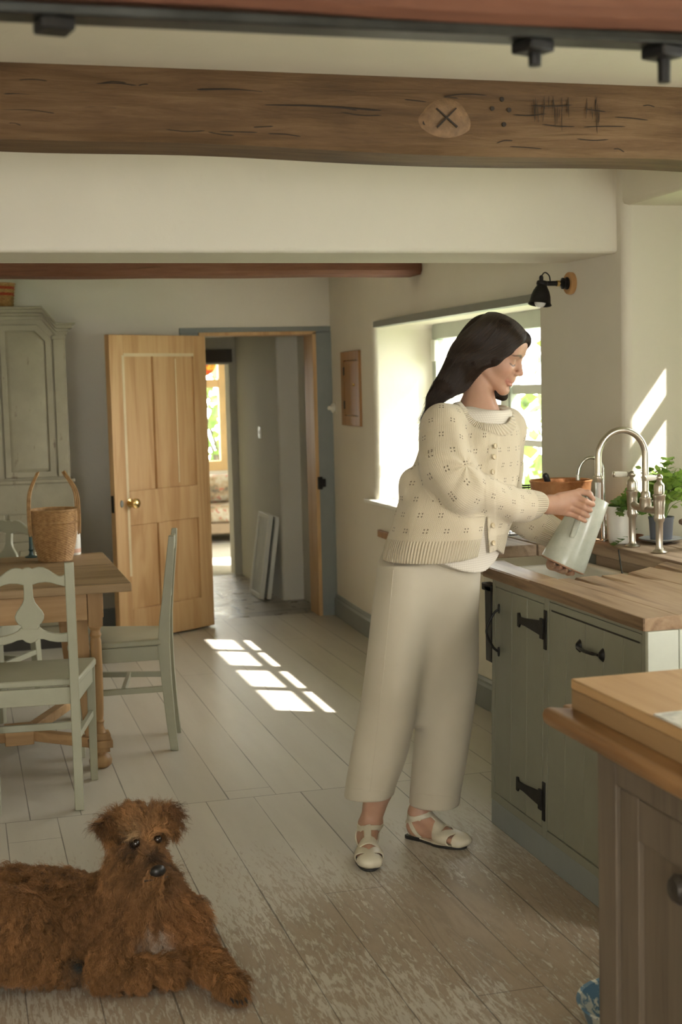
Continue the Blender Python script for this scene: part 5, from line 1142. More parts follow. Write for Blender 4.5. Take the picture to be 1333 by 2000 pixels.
# ---- feet
def foot(heel, toe, ank):
    heel, toe, ank = A3(heel), A3(toe), A3(ank); d = nrm(toe-heel); L = np.linalg.norm(toe-heel); sd = np.array([-d[1], d[0], 0]); o = []
    up = np.array([0, 0, 1.])
    P = lambda t, s, z: heel+d*(L*t)+sd*s+up*z
    o += [p_ell(P(.12, 0, .038), (.034, .029, .028), (d, sd, up), .01), p_cone(P(.14, 0, .05), ank, .029, .0305, .02), p_cone(P(.16, 0, .034), P(.70, 0, .032), .028, .0215, .018), p_cone(ank, P(.60, 0, .038), .028, .022, .02)]
    o += [p_ell(P(.70, 0, .030), (.048, .040, .0165), (d, sd, up), .015)]
    for i, q in enumerate((-.027, -.012, .002, .015, .027)):
        l = (.97, .965, .94, .91, .87)[i] if toe[0] > 1.3 else (.87, .91, .94, .965, .97)[i]; r = (.0105, .008, .0075, .007, .0068)[i] if toe[0] > 1.3 else (.0068, .007, .0075, .008, .0105)[i]
        o.append(p_cone(P(.74, q*1.0, .030), P(l, q*.85, .024), r+.002, r, .004))
    for s in (-1, 1): o.append(p_ell(ank+sd*s*.028+np.array([0, 0, .0]), (.013, .011, .013), (d, sd, up), .01))
    return o, d, sd, L
fR, dR, sdR, LR = foot((1.216, 4.178, 0), (1.160, 3.958, 0), ARn); fL, dL, sdL, LL = foot((1.382, 4.225, 0), (1.505, 4.052, 0), ALn)
prims += fR + fL
# ---- right hand: closes round the jug handle
hc_ = jp(.775, RT+.052); GA = nrm(jp(.96, RT+.05)-jp(.58, RT+.046)); e1 = nrm(hd-np.dot(hd, GA)*GA); e2 = nrm(np.cross(GA, e1)); SC = np.array([.93, -.36, 0])
if np.dot(e2, SC) < 0: e2 = -e2                                      # e1 out from the jug, e2 to the viewer's right
RM = lambda t, a, b: hc_ + GA*t + e1*a + e2*b
tw = [.031, .0105, -.0095, -.028]; rf = [.0088, .0090, .0084, .0074]
MC = [RM(.030, .024, -.030), RM(.010, .028, -.033), RM(-.010, .026, -.036), RM(-.028, .020, -.038)]
for i in range(4):
    s = (1, 1.04, .98, .86)[i]; t_ = tw[i]
    pts = [MC[i], RM(t_, .031*s, .004), RM(t_-.001, .014, .0235*s), RM(t_-.002, -.010, .0225), RM(t_-.003, -.020, .010)]
    prims += chain(pts, [rf[i]+.0022, rf[i]+.0006, rf[i], rf[i]-.0008, rf[i]-.0018], .0035 if i else .004)
wr_in = WR
for i in range(4): prims.append(p_cone(wr_in+(MC[i]-wr_in)*.10+GA*(.012-.008*i), MC[i], .0175, .0115, .011))
prims.append(p_cone(wr_in, (MC[1]+MC[2])/2*.62+wr_in*.38, .0255, .020, .015))
TB = wr_in+(MC[0]-wr_in)*.35+GA*.016+e1*-.002
prims += chain([TB, RM(.050, .010, -.030), RM(.058, .004, -.004), RM(.046, .003, .020)], [.0155, .0115, .0095, .0072], .007)
# ---- left hand: spread under the jug's foot
WLd = nrm(JB-WL); uf = JA                                             # palm below the base
lc = JB + JA*.0095
side = nrm(np.cross(JA, BF)); vw = nrm(np.array([-.36, -.93, 0])-np.dot(np.array([-.36, -.93, 0]), JA)*JA); sw_ = nrm(np.cross(JA, vw)); sw_ = sw_ if sw_[0] > 0 else -sw_
pm = lc - vw*.022 - sw_*.010 + JA*.004
prims += [p_cone(WL, pm-sw_*.02, .023, .017, .014), p_cone(pm-sw_*.022, pm+sw_*.022, .0165, .015, .01)]
for i in range(4):
    b = pm + sw_*(-.027+.018*i) + vw*.010; e = lc + sw_*(-.030+.0225*i) + vw*(.036 if i in (1, 2) else .030) - JA*.001
    prims += chain([b, (b+e)/2+JA*.004, e+JA*.001, e+vw*.008-JA*.002], [.0105, .0092, .0084, .0068], .004)
prims += chain([pm-sw_*.022-vw*.02, JB-vw*(RB+.004)-sw_*.02-JA*.004, JB-vw*(RB+.008)-JA*.04], [.013, .0105, .0085], .006)

V, Q = surface(prims, .0024); V = relax(V, Q, 1, .35)
col = np.tile(np.array([.47, .275, .185, 1.]), (len(V), 1))
def paint(c, r, rgb, a=1.): w = np.clip(gauss(V, c, r)*a, 0, 1)[:, None]; col[:, :3] = col[:, :3]*(1-w)+np.array(rgb)*w
for s in (-1, 1):
    paint(h(.072, s*.040, -.03), .022, (.60, .29, .21), .5)
paint(h(.112, 0, -.03), .013, (.60, .30, .22), .55)
for a_, b_ in list(zip(ul[:-1], ul[1:]))+list(zip(ll[:-1], ll[1:])):
    for t_ in (0, .33, .66): paint(a_+(b_-a_)*t_, .0055, (.52, .18, .15), .75)
for s in (-1, 1):
    pass
_q = V-HO; _f, _l, _u = _q@HF, _q@HL, _q@HU
def paint2(l0, u0, r, rgb, a_=1.):
    w = (np.exp(-((_l-l0)**2+(_u-u0)**2)/(r*r))*a_*(_f > .045)*(np.abs(_u) < .12)).clip(0, 1)[:, None]; col[:, :3] = col[:, :3]*(1-w)+np.array(rgb)*w
for s in (-1, 1):
    for t_ in np.linspace(0, 1, 26):                                    # brows, and the lash line of the lowered lids
        paint2(s*(.0125+.040*t_), .0185+.0105*math.sin(.25+t_*2.1)-.005*t_, .0034*(1.15-.55*t_), (.05, .03, .022), .85)
        paint2(s*(.0185+.029*t_), -.0078-.0045*math.sin(t_*PI)+.001*t_, .0019, (.035, .022, .018), .95)
        paint2(s*(.0205+.024*t_), .0035+.003*math.sin(t_*PI), .0016, (.33, .18, .12), .5)
    paint2(s*.033, .003, .010, (.44, .235, .165), .35)
for q in MC: paint(q, .012, (.60, .30, .22), .4)
t = NT('skin'); c = t.attr('col').outputs['Color']; n = t.noise(t.geo(), 55., 3); t.base(t.mix(.12, c, t.ramp(n, [(.3, (.42, .22, .15)), (.7, (.62, .40, .29))])), .48, 0, .4)
t.b.inputs['Subsurface Weight'].default_value = .12; t.b.inputs['Subsurface Radius'].default_value = (.01, .004, .002); t.b.inputs['Subsurface Scale'].default_value = .6; M['skin'] = t.m
woman = add_mesh('person', V, Q, M['skin'], None, {'col': col}, loc=(1.33, 4.13, 0))
tag(woman, 'person in a cream cardigan and wide ivory trousers holding a jug under the tap', 'person')

# ---- clothes
def stack_from(rows, ax, k=.01, **kw):     # rows: (px, py, Y, a, b)
    cs = np.array([at(r[0], r[1], r[2]) for r in rows]); return p_stack(cs, [r[3] for r in rows], [r[4] for r in rows], ax, k, **kw)
SD = np.array([.93, -.36, 0])
def cloth(name, mat, kw_d=.5, bumps=()): pass
# trousers
rR = [(800, 1098, 4.10, .10, .105), (783, 1200, 4.09, .097, .10), (769, 1300, 4.09, .097, .098), (756, 1400, 4.09, .096, .095), (737, 1490, 4.10, .088, .088), (719, 1553, 4.11, .077, .082)]
rL = [(868, 1098, 4.17, .10, .105), (879, 1200, 4.17, .097, .10), (878, 1300, 4.17, .099, .098), (868, 1400, 4.17, .096, .095), (857, 1490, 4.17, .090, .09), (847, 1570, 4.17, .0815, .083)]
tz = at(720, 1556, 4.11)[2]
tp_ = [stack_from(rR, SD, .03, rd=.004), stack_from(rL, SD, .034, rd=.004), stack_from([(842, 1055, 4.13, .148, .125), (842, 1110, 4.13, .158, .135), (836, 1200, 4.13, .150, .105), (826, 1300, 4.135, .115, .085), (816, 1380, 4.14, .07, .055), (812, 1420, 4.14, .03, .03)], SD, .05, rd=.02)]
rf_ = ripples(3, 9, 26., .0068, (1, 1, .12)); rf2 = ripples(9, 7, 60., .0009, (1, 1, .3))
def tdisp(P):
    z = P[:, 2]; d = rf_(P)*np.clip((1.05-z)/.5, .35, 1)*np.clip((z-.12)/.3, .3, 1)+rf2(P)
    return d
tpx = list(tp_)
hem_r = at(719, 1553, 4.11); hem_l = at(847, 1570, 4.17)
tpx += [p_cone(hem_r+np.array([0, 0, -.03]), hem_r+np.array([.01, 0, .05]), .064, .056, .002, '-'), p_cone(hem_l+np.array([0, 0, -.03]), hem_l+np.array([.004, 0, .05]), .066, .058, .002, '-')]
V, Q = surface(tpx, .0042, tdisp); V = relax(V, Q, 2, .5)
t = NT('ivory_twill'); v = t.geo(); n = t.noise(v, 5., 4); w = t.node('ShaderNodeTexWave'); t.l.new(v, w.inputs['Vector']); w.inputs['Scale'].default_value = 260; w.bands_direction = 'DIAGONAL'
t.base(t.ramp(n, [(.3, (.48, .43, .33)), (.7, (.53, .48, .375))]), .85, 0, .2); t.b.inputs['Sheen Weight'].default_value = .15; t.bump(w.outputs['Fac'], .08, .001); M['trouser'] = t.m
tro = add_mesh('trousers', V, Q, M['trouser'], woman)
sm = MB()                                                           # side seam and hem stitching, following the cloth
from mathutils.bvhtree import BVHTree
tbv = BVHTree.FromPolygons([tuple(p) for p in V], [tuple(q) for q in Q])
def on_cloth(bv, px, py, push=.0):
    w = Vector(CR @ np.array([px-666.5, -(py-1000.), -FPX])).normalized(); r = bv.ray_cast(Vector(EYE), w)
    return (r[0] + r[1]*push) if r[0] is not None else None
def seam(m, bv, pix, r, push):
    P = [on_cloth(bv, *q, push) for q in pix]; P = [p for p in P if p is not None]
    if len(P) > 2: m.tube(P, r, 6)
seam(sm, tbv, [(772-(y-1075)*.088-((y-1075)/480.)**2*8, y) for y in range(1078, 1548, 12)], .0016, -.0004)
sm.build('side_seam', M['trouser'], tro, smooth=True)
for s_, c_, r_ in ((0, hem_r, .078), (1, hem_l, .083)):
    sm = MB(); seam(sm, tbv, [(x, 1538+(x-672)*.115) for x in range(676, 764, 6)] if s_ == 0 else [(x, 1549+(x-797)*.09) for x in range(801, 896, 6)], .0012, -.0003); sm.build('hem_stitch', M['trouser'], tro, smooth=True)
# shirt
ctr = [(926, 830, 4.15, .175, .122), (917, 880, 4.14, .195, .142), (902, 940, 4.135, .205, .160), (888, 1000, 4.13, .215, .168), (874, 1050, 4.13, .224, .172), (865, 1092, 4.13, .222, .165)]
srows = [(942, 800, 4.155, .10, .085)]+[(a, b, c, d-.014, e-.014) for a, b, c, d, e in ctr]+[(872, 1128, 4.13, .19, .150)]
shp = [stack_from(srows, BL, .02, rd=.012), p_cone(NB+np.array([0, 0, -.035]), SR+np.array([0, 0, -.0]), .05, .045, .03), p_cone(NB+np.array([0, 0, -.035]), SL, .05, .045, .03),
       p_ell(NB+BF*.012+np.array([0, 0, .028]), (.066, .062, .060), (BL, BF, (0, 0, 1)), .006, '-')]
shb = at(900, 1119, 4.02)[2]
def spost(P, v):       # curved shirt tail: low at the front, rising round the sides
    q = (P-HIP)@BL; f = (P-HIP)@BF; return np.maximum(v, shb+.05*np.clip(np.abs(q-.02)/.15, 0, 1)**2+np.where(f < 0, .05, 0)-P[:, 2])
V, Q = surface(shp, .0038, ripples(5, 8, 45., .0022, (1, 1, .5)), spost); V = relax(V, Q, 1, .4)
t = NT('checked_cotton'); v = t.geo((1, 1, 1)); xx, yy, zz = t.sep(v)[:3]
gx_ = t.math('MULTIPLY_ADD', xx, .87, t.math('MULTIPLY', yy, .5)); a = t.math('GREATER_THAN', t.math('FRACT', t.math('MULTIPLY', gx_, 140.)), .78); b = t.math('GREATER_THAN', t.math('FRACT', t.math('MULTIPLY', zz, 140.)), .78)
t.base(t.mix(t.math('MULTIPLY', t.math('MAXIMUM', a, b), .45), (.70, .65, .56), (.46, .39, .31)), .85, 0, .15); t.bump(t.noise(v, 160., 2), .2, .001); M['shirt'] = t.m
add_mesh('shirt', V, Q, M['shirt'], woman)
# cardigan
UPV = np.array([0, 0, 1.])
crows = [(940, 806, 4.155, .105, .085)]+ctr
SRs, SLs = SR+np.array([0, 0, .004]), SL+np.array([0, 0, .004])
EM = at(868, 905, 4.005)
sleeveR = [SRs, EM, ER, at(985, 983, 4.04), at(1045, 988, 4.10)]; rsR = [.069, .083, .078, .056, .047]
sleeveL = [SLs, at(984, 920, 4.30), EL, at(1040, 1020, 4.355), at(1077, 1040, 4.335)]; rsL = [.060, .068, .072, .060, .050]
neck_c = NB+BF*.040+np.array([0, 0, -.004])
cp_ = [stack_from(crows, BL, .02, rd=.012), p_cone(NB+np.array([-.012, .012, -.030]), SRs, .062, .068, .035), p_cone(NB+np.array([-.012, .012, -.030]), SLs, .062, .068, .035)]
cp_ += chain(sleeveR[:2], rsR[:2], .030) + chain(sleeveR[1:], rsR[1:], .009) + chain(sleeveL[:2], rsL[:2], .03) + chain(sleeveL[1:], rsL[1:], .012)
cp_ += [p_ell(at(800, 945, 4.10), (.035, .03, .05), None, .04)]
cp_ += [p_ell(at(950, 798, 4.125), (.088, .120, .094), (SD, nrm(np.array([-.36, -.93, 0])), UPV), .006, '-')]
# hollow cuffs
cp_ += [p_cone(sleeveR[-1]+(sleeveR[-1]-sleeveR[-2])*.2, sleeveR[-1]+(sleeveR[-1]-sleeveR[-2])*1.2, .0395, .0395, .003, '-'), p_cone(sleeveL[-1]+(sleeveL[-1]-sleeveL[-2])*.3, sleeveL[-1]+(sleeveL[-1]-sleeveL[-2])*1.6, .0385, .0385, .003, '-')]
for sl in (sleeveR, sleeveL):
    d_ = nrm(sl[-1]-sl[-2]); e_ = sl[-1]+d_*.018; cp_.append(Prim((lambda P, d_=d_, e_=e_: np.where(np.linalg.norm(P-e_, axis=1) < .13, -((P-e_)@d_), 1.)), e_, .13, .004, '-'))
zc = at(850, 1089, 4.02)[2]
wa, wb_, wc = at(951, 1003, 4.0), at(931, 1100, 4.0), at(957, 1112, 4.0)
def cpost(P, v):
    hemz = zc + .012*np.sin(((P-HIP)@BL)*9.) - .028*np.clip(((P-HIP)@BL-.10)/.08, 0, 1)
    v = np.maximum(v, hemz-P[:, 2])
    # the fronts fall apart below the last fastened button
    q = (P-HIP)@SD; f = (P-HIP)@BF; z = P[:, 2]; t = (wa[2]-z)/(wa[2]-wb_[2]); qa = (wa-HIP)@SD+((wb_-wa)@SD)*t; qb = (wa-HIP)@SD+((wc-wa)@SD)*t
    cut = np.minimum(np.minimum(q-qa, qb-q), np.minimum(f+.0, wa[2]-z)); return np.maximum(v, cut)
fold = ripples(21, 8, 26., .0034, (1, 1, .8)); fold2 = ripples(22, 8, 62., .0013)
AP = at(912, 905, 4.0)
NAX = (nrm(BL), nrm(BF), nrm(np.array([0, 0, 1])+BF*-.35)); NRD = np.array((.100, .088, .118)); NM = np.stack(NAX)
NC2 = at(950, 798, 4.125); NM2 = np.stack([SD, nrm(np.array([-.36, -.93, 0])), UPV])
def neck_d(P): q = (P-neck_c)@NM.T; q2 = (P-NC2)@NM2.T; return (np.linalg.norm(q2/np.array((.088, .120, .094)), axis=1)-1)*.085
pl0, pl1, pl2 = at(966, 858, 4.0), at(957, 960, 4.0), at(962, 1105, 4.0)
def placket_d(P):
    z = P[:, 2]; s0 = np.interp(z, [pl2[2], pl1[2], pl0[2]], [(pl2-HIP)@SD, (pl1-HIP)@SD, (pl0-HIP)@SD]); f = (P-HIP)@BF
    return np.where((f > .02) & (z < pl0[2]+.02), np.abs((P-HIP)@SD-s0), 9.)
sst = lambda x, a, b: np.clip((x-a)/(b-a), 0, 1)**2*(3-2*np.clip((x-a)/(b-a), 0, 1))
def cdisp(P):
    r = np.linalg.norm(P-AP, axis=1); w = np.exp(-(r/.17)**2); dv = P-AP; ang = np.arctan2(dv[:, 2], dv@SD)
    d = fold(P)+fold2(P)+.006*w*np.sin(ang*7.+1.)*sst(r, .03, .12)+.0035*(1-sst(neck_d(P), .019, .023))*(P[:, 2] > 1.2)+.0025*(1-sst(placket_d(P), .0135, .0165))
    we = np.exp(-(np.linalg.norm(P-ER, axis=1)/.10)**2); d += .004*we*np.sin((P@nrm(A3(WR)-A3(ER)))*70.)
    # side drape falling from under the arm to the hem
    s = (P-HIP)@SD; d += .005*np.clip((1.22-P[:, 2])/.2, 0, 1)*np.clip((P[:, 2]-.98)/.08, 0, 1)*np.sin(s*38.+P[:, 2]*16.)
    return d
V, Q = keep_big(*surface(cp_, .0036, cdisp, cpost)); V = relax(V, Q, 1, .4)
def sleeve_uv(sl, rs, P):
    C_ = np.array([tuple(p) for p in bez([tuple(p) for p in sl], 14)]); n_ = len(C_); sg = np.linalg.norm(np.diff(C_, axis=0), axis=1); ac = np.concatenate([[0], np.cumsum(sg)]); rr = np.interp(np.linspace(0, len(rs)-1, n_), np.arange(len(rs)), rs)
    T = np.gradient(C_, axis=0); T /= np.linalg.norm(T, axis=1)[:, None]; E_ = np.zeros_like(T); e = nrm([-.3, .9, .25])
    for i in range(n_): e = nrm(e-T[i]*(e@T[i])); E_[i] = e
    best = np.full(len(P), 9.); bi = np.zeros(len(P), int)
    for i in range(n_):
        d = np.linalg.norm(P-C_[i], axis=1)-rr[i]; m_ = d < best; best[m_] = d[m_]; bi[m_] = i
    q = P-C_[bi]; tt = (q*T[bi]).sum(1); G_ = np.cross(T[bi], E_[bi]); an = np.arctan2((q*G_).sum(1), -(q*E_[bi]).sum(1))
    return best, an*.065, ac[bi]+tt, ac[-1]
bR, uR, vR, LRs = sleeve_uv(sleeveR, rsR, V); bL_, uL, vL, LLs = sleeve_uv(sleeveL, rsL, V)
zs_ = np.array([at(r[0], r[1], r[2]) for r in ctr]); o_ = np.argsort(zs_[:, 2]); cxx = np.interp(V[:, 2], zs_[o_, 2], zs_[o_, 0]); cyy = np.interp(V[:, 2], zs_[o_, 2], zs_[o_, 1])
an = np.arctan2((V[:, 0]-cxx)*BL[0]+(V[:, 1]-cyy)*BL[1], (V[:, 0]-cxx)*BF[0]+(V[:, 1]-cyy)*BF[1]); uT = an*.185; vT = 1.5-V[:, 2]
bT = tp_[0].f(V)*0+p_stack(zs_, [r[3] for r in ctr], [r[4] for r in ctr], BL).f(V)
isR = (bR < bL_) & (bR < bT+.004); isL = (bL_ <= bR) & (bL_ < bT+.004); U = np.where(isR, uR, np.where(isL, uL, uT)); VV = np.where(isR, vR+.013, np.where(isL, vL, vT))
hemd = V[:, 2]-zc; rib = np.zeros(len(V)); rib = np.where(~isR & ~isL & (hemd < .058), 1, rib); rib = np.where(isR & (vR > LRs-.036), 1, rib); rib = np.where(isL & (vL > LLs-.036), 1, rib)
nd = neck_d(V); nb_ = (nd < .0225) & (V[:, 2] > neck_c[2]-.14) & (VV > -9); nq = (V-NC2)@NM2.T; U = np.where(nb_, np.arctan2(nq[:, 0], -nq[:, 2])*.085, U); rib = np.where(nb_, 1, rib)
pb_ = (placket_d(V) < .0155) & ~isR & ~isL; rib = np.where(pb_ & ~nb_, .3, rib)
kuv = np.stack([U, VV, rib], 1)
t = NT('cream_knit'); k_ = t.attr('kuv').outputs['Vector']; u, v, zn = t.sep(k_)[:3]; rb_ = t.math('GREATER_THAN', zn, .5); pln = t.math('GREATER_THAN', zn, .15)
su = .058; sv = .048
row = t.math('FLOOR', t.math('DIVIDE', v, sv)); uo = t.math('MULTIPLY_ADD', t.math('MODULO', t.math('ABSOLUTE', row), 2.), su/2, u)
cu = t.math('SUBTRACT', t.math('MULTIPLY', t.math('FRACT', t.math('DIVIDE', uo, su)), su), su/2); cv = t.math('SUBTRACT', t.math('MULTIPLY', t.math('FRACT', t.math('DIVIDE', v, sv)), sv), sv/2)
au = t.math('SUBTRACT', t.math('ABSOLUTE', cu), .0046); av = t.math('SUBTRACT', t.math('ABSOLUTE', cv), .0046); dd = t.math('SQRT', t.math('ADD', t.math('MULTIPLY', au, au), t.math('MULTIPLY', av, av)))
hole = t.math('MULTIPLY', t.math('MULTIPLY', t.math('SUBTRACT', .0027, dd), 900., clamp=True), t.math('SUBTRACT', 1., pln))
st_ = t.math('MULTIPLY', t.math('SINE', t.math('MULTIPLY', u, 2*PI/.0052)), t.math('MULTIPLY_ADD', t.math('SINE', t.math('MULTIPLY_ADD', v, 2*PI/.0046, t.math('MULTIPLY', t.math('ABSOLUTE', t.math('SINE', t.math('MULTIPLY', u, PI/.0052))), 3.))), .5, .5))
ribw = t.math('SINE', t.math('MULTIPLY', u, 2*PI/.0085)); ht = t.math('ADD', t.math('MULTIPLY', rb_, t.math('MULTIPLY', ribw, 1.6)), t.math('MULTIPLY', t.math('SUBTRACT', 1., rb_), t.math('MULTIPLY', st_, .45)))
ht = t.math('SUBTRACT', ht, t.math('MULTIPLY', hole, 3.)); fz = t.noise(t.geo(), 320., 2); n = t.noise(t.geo(), 6., 3)
c0 = t.ramp(n, [(.3, (.56, .48, .335)), (.7, (.62, .54, .395))]); c0 = t.mix(t.math('MULTIPLY', rb_, t.math('MULTIPLY_ADD', ribw, -.20, .20)), c0, (.40, .33, .22))
t.base(t.mix(t.math('MULTIPLY', hole, .92), c0, (.12, .085, .05)), .92, 0, .1); t.b.inputs['Sheen Weight'].default_value = .3; t.b.inputs['Sheen Roughness'].default_value = .6
t.bump(t.math('ADD', ht, t.math('MULTIPLY', fz, .5)), .55, .0022); M['knit'] = t.m
card = add_mesh('cardigan', V, Q, M['knit'], woman, {'kuv': kuv})
cbv = BVHTree.FromPolygons([tuple(p) for p in V], [tuple(q) for q in Q])
t = NT('cream_rib'); n = t.noise(t.geo(), 9., 3); cc = t.coord('UV'); t.base(t.ramp(n, [(.3, (.60, .515, .365)), (.7, (.66, .575, .42))]), .92, 0, .1); t.b.inputs['Sheen Weight'].default_value = .3; M['rib'] = t.m
def surf(px, py, push=.002):
    p = on_cloth(cbv, px, py, push); return p
MBt = plain('wood_button', (.50, .40, .24), .45, 0, .15, 60)
for q in ((966, 872), (964, 893), (961, 922), (961, 1026), (962, 1060)):
    p = surf(*q, .0045)
    if p is None: continue
    Mx = Matrix.Translation(p) @ Vector(nrm(BF+np.array([0, 0, .1]))).to_track_quat('Z', 'Y').to_matrix().to_4x4()
    MB().lathe([(.0001, 0), (.0085, 0), (.009, .0015), (.0075, .0032), (.0045, .0022), (.0001, .0022)], (0, 0, 0), 20, Mx, cap=False).build('button', MBt, card, smooth=True)

# ---- sandals: woven leather fitted to each foot
M['leather'] = plain('cream_leather', (.60, .55, .42), .42, 0, .06, 30, .05); M['sole'] = plain('black_sole', (.02, .018, .016), .55, 0, .2, 30)
def sandal(fp, heel, d, sd, L, inner, ank):
    heel = A3(heel); up = np.array([0, 0, 1.]); P_ = lambda t, s, z: heel+d*(L*t)+sd*s+up*z
    s_ = thing('sandal', None, None, (0, 0, 0)); s_.parent = woman; s_.location = Vector(heel)-Vector(woman.location)
    # sole outline
    out = []
    for i in range(48):
        a = 2*PI*i/48; t_ = .5+.535*math.cos(a); w = (.033 if t_ < .3 else .033+.0115*math.sin(min(1, (t_-.3)/.42)*PI/2))*(1 if t_ < .62 else 1-.12*((t_-.62)/.4)); w *= (.90 if .2 < t_ < .5 else 1)
        out.append((t_*L, w*math.copysign(abs(math.sin(a))**.72, math.sin(a))))
    MB().prism(out, heel, d, sd, up, .0085).build('sole', M['sole'], s_, bevel=.0025)
    hh = [(a*1.0, b) for a, b in out if a < .27*L]; MB().prism([(-.03*L, -.024), (.02*L, -.031), (.26*L, -.030), (.27*L, 0), (.26*L, .030), (.02*L, .031), (-.03*L, .024)], heel+up*.0003, d, sd, up, .012).build('heel_block', M['sole'], s_, bevel=.002)
    MB().prism([(a*.985+.001, b*.96) for a, b in out], heel+up*.0085, d, sd, up, .004).build('insole', M['leather'], s_, bevel=.0012)
    last = list(fp)+[p_ell(P_(.80, .0, .027), (.064, .0405, .0225), (d, sd, up), .012)]; fo = lambda P: ev(last, P)
    def shell(name, strips, th=.0036):
        reg = [p_box((A3(a)+A3(b))/2, (np.linalg.norm(A3(b)-A3(a))/2, w/2, dz), (nrm(A3(b)-A3(a)), nrm(np.cross(ax_, A3(b)-A3(a))), nrm(np.cross(A3(b)-A3(a), np.cross(ax_, A3(b)-A3(a))))), .001, 0.) for a, b, w, dz, ax_ in strips]
        bl = Prim(lambda P: np.maximum(np.maximum(np.abs(fo(P)-.0024)-th/2, ev(reg, P)), .0105-P[:, 2]), P_(.5, 0, .05), .2, 0.)
        V, Q = surface([bl], .0017, margin=.004); V = relax(V, Q, 1, .4); return add_mesh(name, V, Q, M['leather'], s_)
    Z = up
    # vamp band across the toes' roots, T-bar up the instep, criss-cross straps over the toes, ankle strap, heel counter
    shell('toe_straps', [(P_(.60, -.055, .03), P_(.60, .055, .03), .034, .06, Z), (P_(.62, -.055, .03), P_(.98, .016, .02), .024, .06, Z), (P_(.62, .055, .03), P_(.98, -.016, .02), .024, .06, Z), (P_(.76, -.05, .03), P_(1.0, .034, .02), .016, .06, Z), (P_(.76, .05, .03), P_(1.0, -.034, .02), .016, .06, Z), (P_(1.02, -.06, .03), P_(1.02, .06, .03), .048, .06, Z)])
    shell('instep_bar', [(P_(.30, 0, .075), P_(.66, 0, .05), .024, .05, Z)], .0038)
    shell('ankle_strap', [(P_(.29, -.06, .083), P_(.29, .06, .083), .016, .09, nrm(d*.0+up*.35+d*.94)), (P_(.31, 0, .080), P_(-.12, .0, .080), .014, .055, sd)], .0036)
    shell('heel_strap', [(P_(.02, -.05, .09), P_(.27, -.05, .012), .014, .06, sd), (P_(.02, .05, .09), P_(.27, .05, .012), .014, .06, sd)], .0036)
    b = A3(ank)+sd*inner*.0345+d*.002-up*.004; bk_ = MB()
    for q in ((-.009, -.009), (.009, .009)): pass
    fr = [b+d*x+up*z for x, z in ((-.007, -.009), (.007, -.009), (.007, .009), (-.007, .009), (-.007, -.009))]
    for a, c in zip(fr[:-1], fr[1:]): bk_.tube([a, c], .0013, 6)
    bk_.tube([b-up*.009, b+up*.009], .001, 6); bk_.build('buckle', M['brass'], s_, smooth=True)
sandal(fR, (1.216, 4.178, 0), dR, sdR, LR, -1 if sdR[0] > 0 else 1, ARn); sandal(fL, (1.382, 4.225, 0), dL, sdL, LL, 1 if sdL[0] > 0 else -1, ALn)

# ---- hair: a dense under-mass and strands combed over it
hp_ = [p_ell(h(-.016, 0, .034), (.102, .084, .090), AX, .01), p_ell(h(-.045, 0, .0), (.074, .080, .080), AX, .03), p_ell(h(.034, 0, .064), (.062, .064, .046), AX, .02)]
hp_ += [p_ell(h(.105, 0, -.040), (.087, .088, .112), (nrm(HF+HU*.12), HL, nrm(HU-HF*.12)), .006, '-')]                # face opening
for s in (-1, 1):
    hp_ += chain([h(.084 if s > 0 else .074, s*.008, .082), h(.080 if s > 0 else .066, s*.036, .066), h(.064 if s > 0 else .056, s*.060, .032), h(.026, s*.077, -.012), h(-.026, s*.074, -.050), h(-.060, s*.045, -.080)], [.006, .008, .0115, .019, .028, .032], .02)
hp_ += chain([h(.080, .036, .060), h(.083, .047, .030), h(.070, .062, -.01)], [.007, .007, .010], .01)
bk1, bk2, bk3, bk4 = h(-.072, -.01, -.055), at(893, 737, 4.19), at(867, 757, 4.17), at(847, 780, 4.19)
hp_ += chain([h(-.06, -.01, -.02), bk1, bk2, bk3, bk4, at(829, 835, 4.20)], [.064, .056, .043, .025, .015, .005], .04)
hp_ += chain([h(-.005, .062, -.055), at(975, 764, 4.26), at(984, 774, 4.26)], [.022, .025, .017], .02)
V, Q = surface(hp_, .0034, ripples(31, 10, 75., .0012)); V = relax(V, Q, 14, .5)
t = NT('dark_hair_mass'); n = t.noise(t.geo(), 30., 4); t.base(t.ramp(n, [(.3, (.012, .008, .006)), (.7, (.026, .016, .011))]), .75, 0, .15); M['hairmass'] = t.m
hair = add_mesh('hair', V, Q, M['hairmass'], woman)
hbv = BVHTree.FromPolygons([tuple(p) for p in V], [tuple(q) for q in Q])
t = NT('hair_strand'); t.base(t.attr('col').outputs['Color'], .38, 0, .45); M['hair'] = t.m
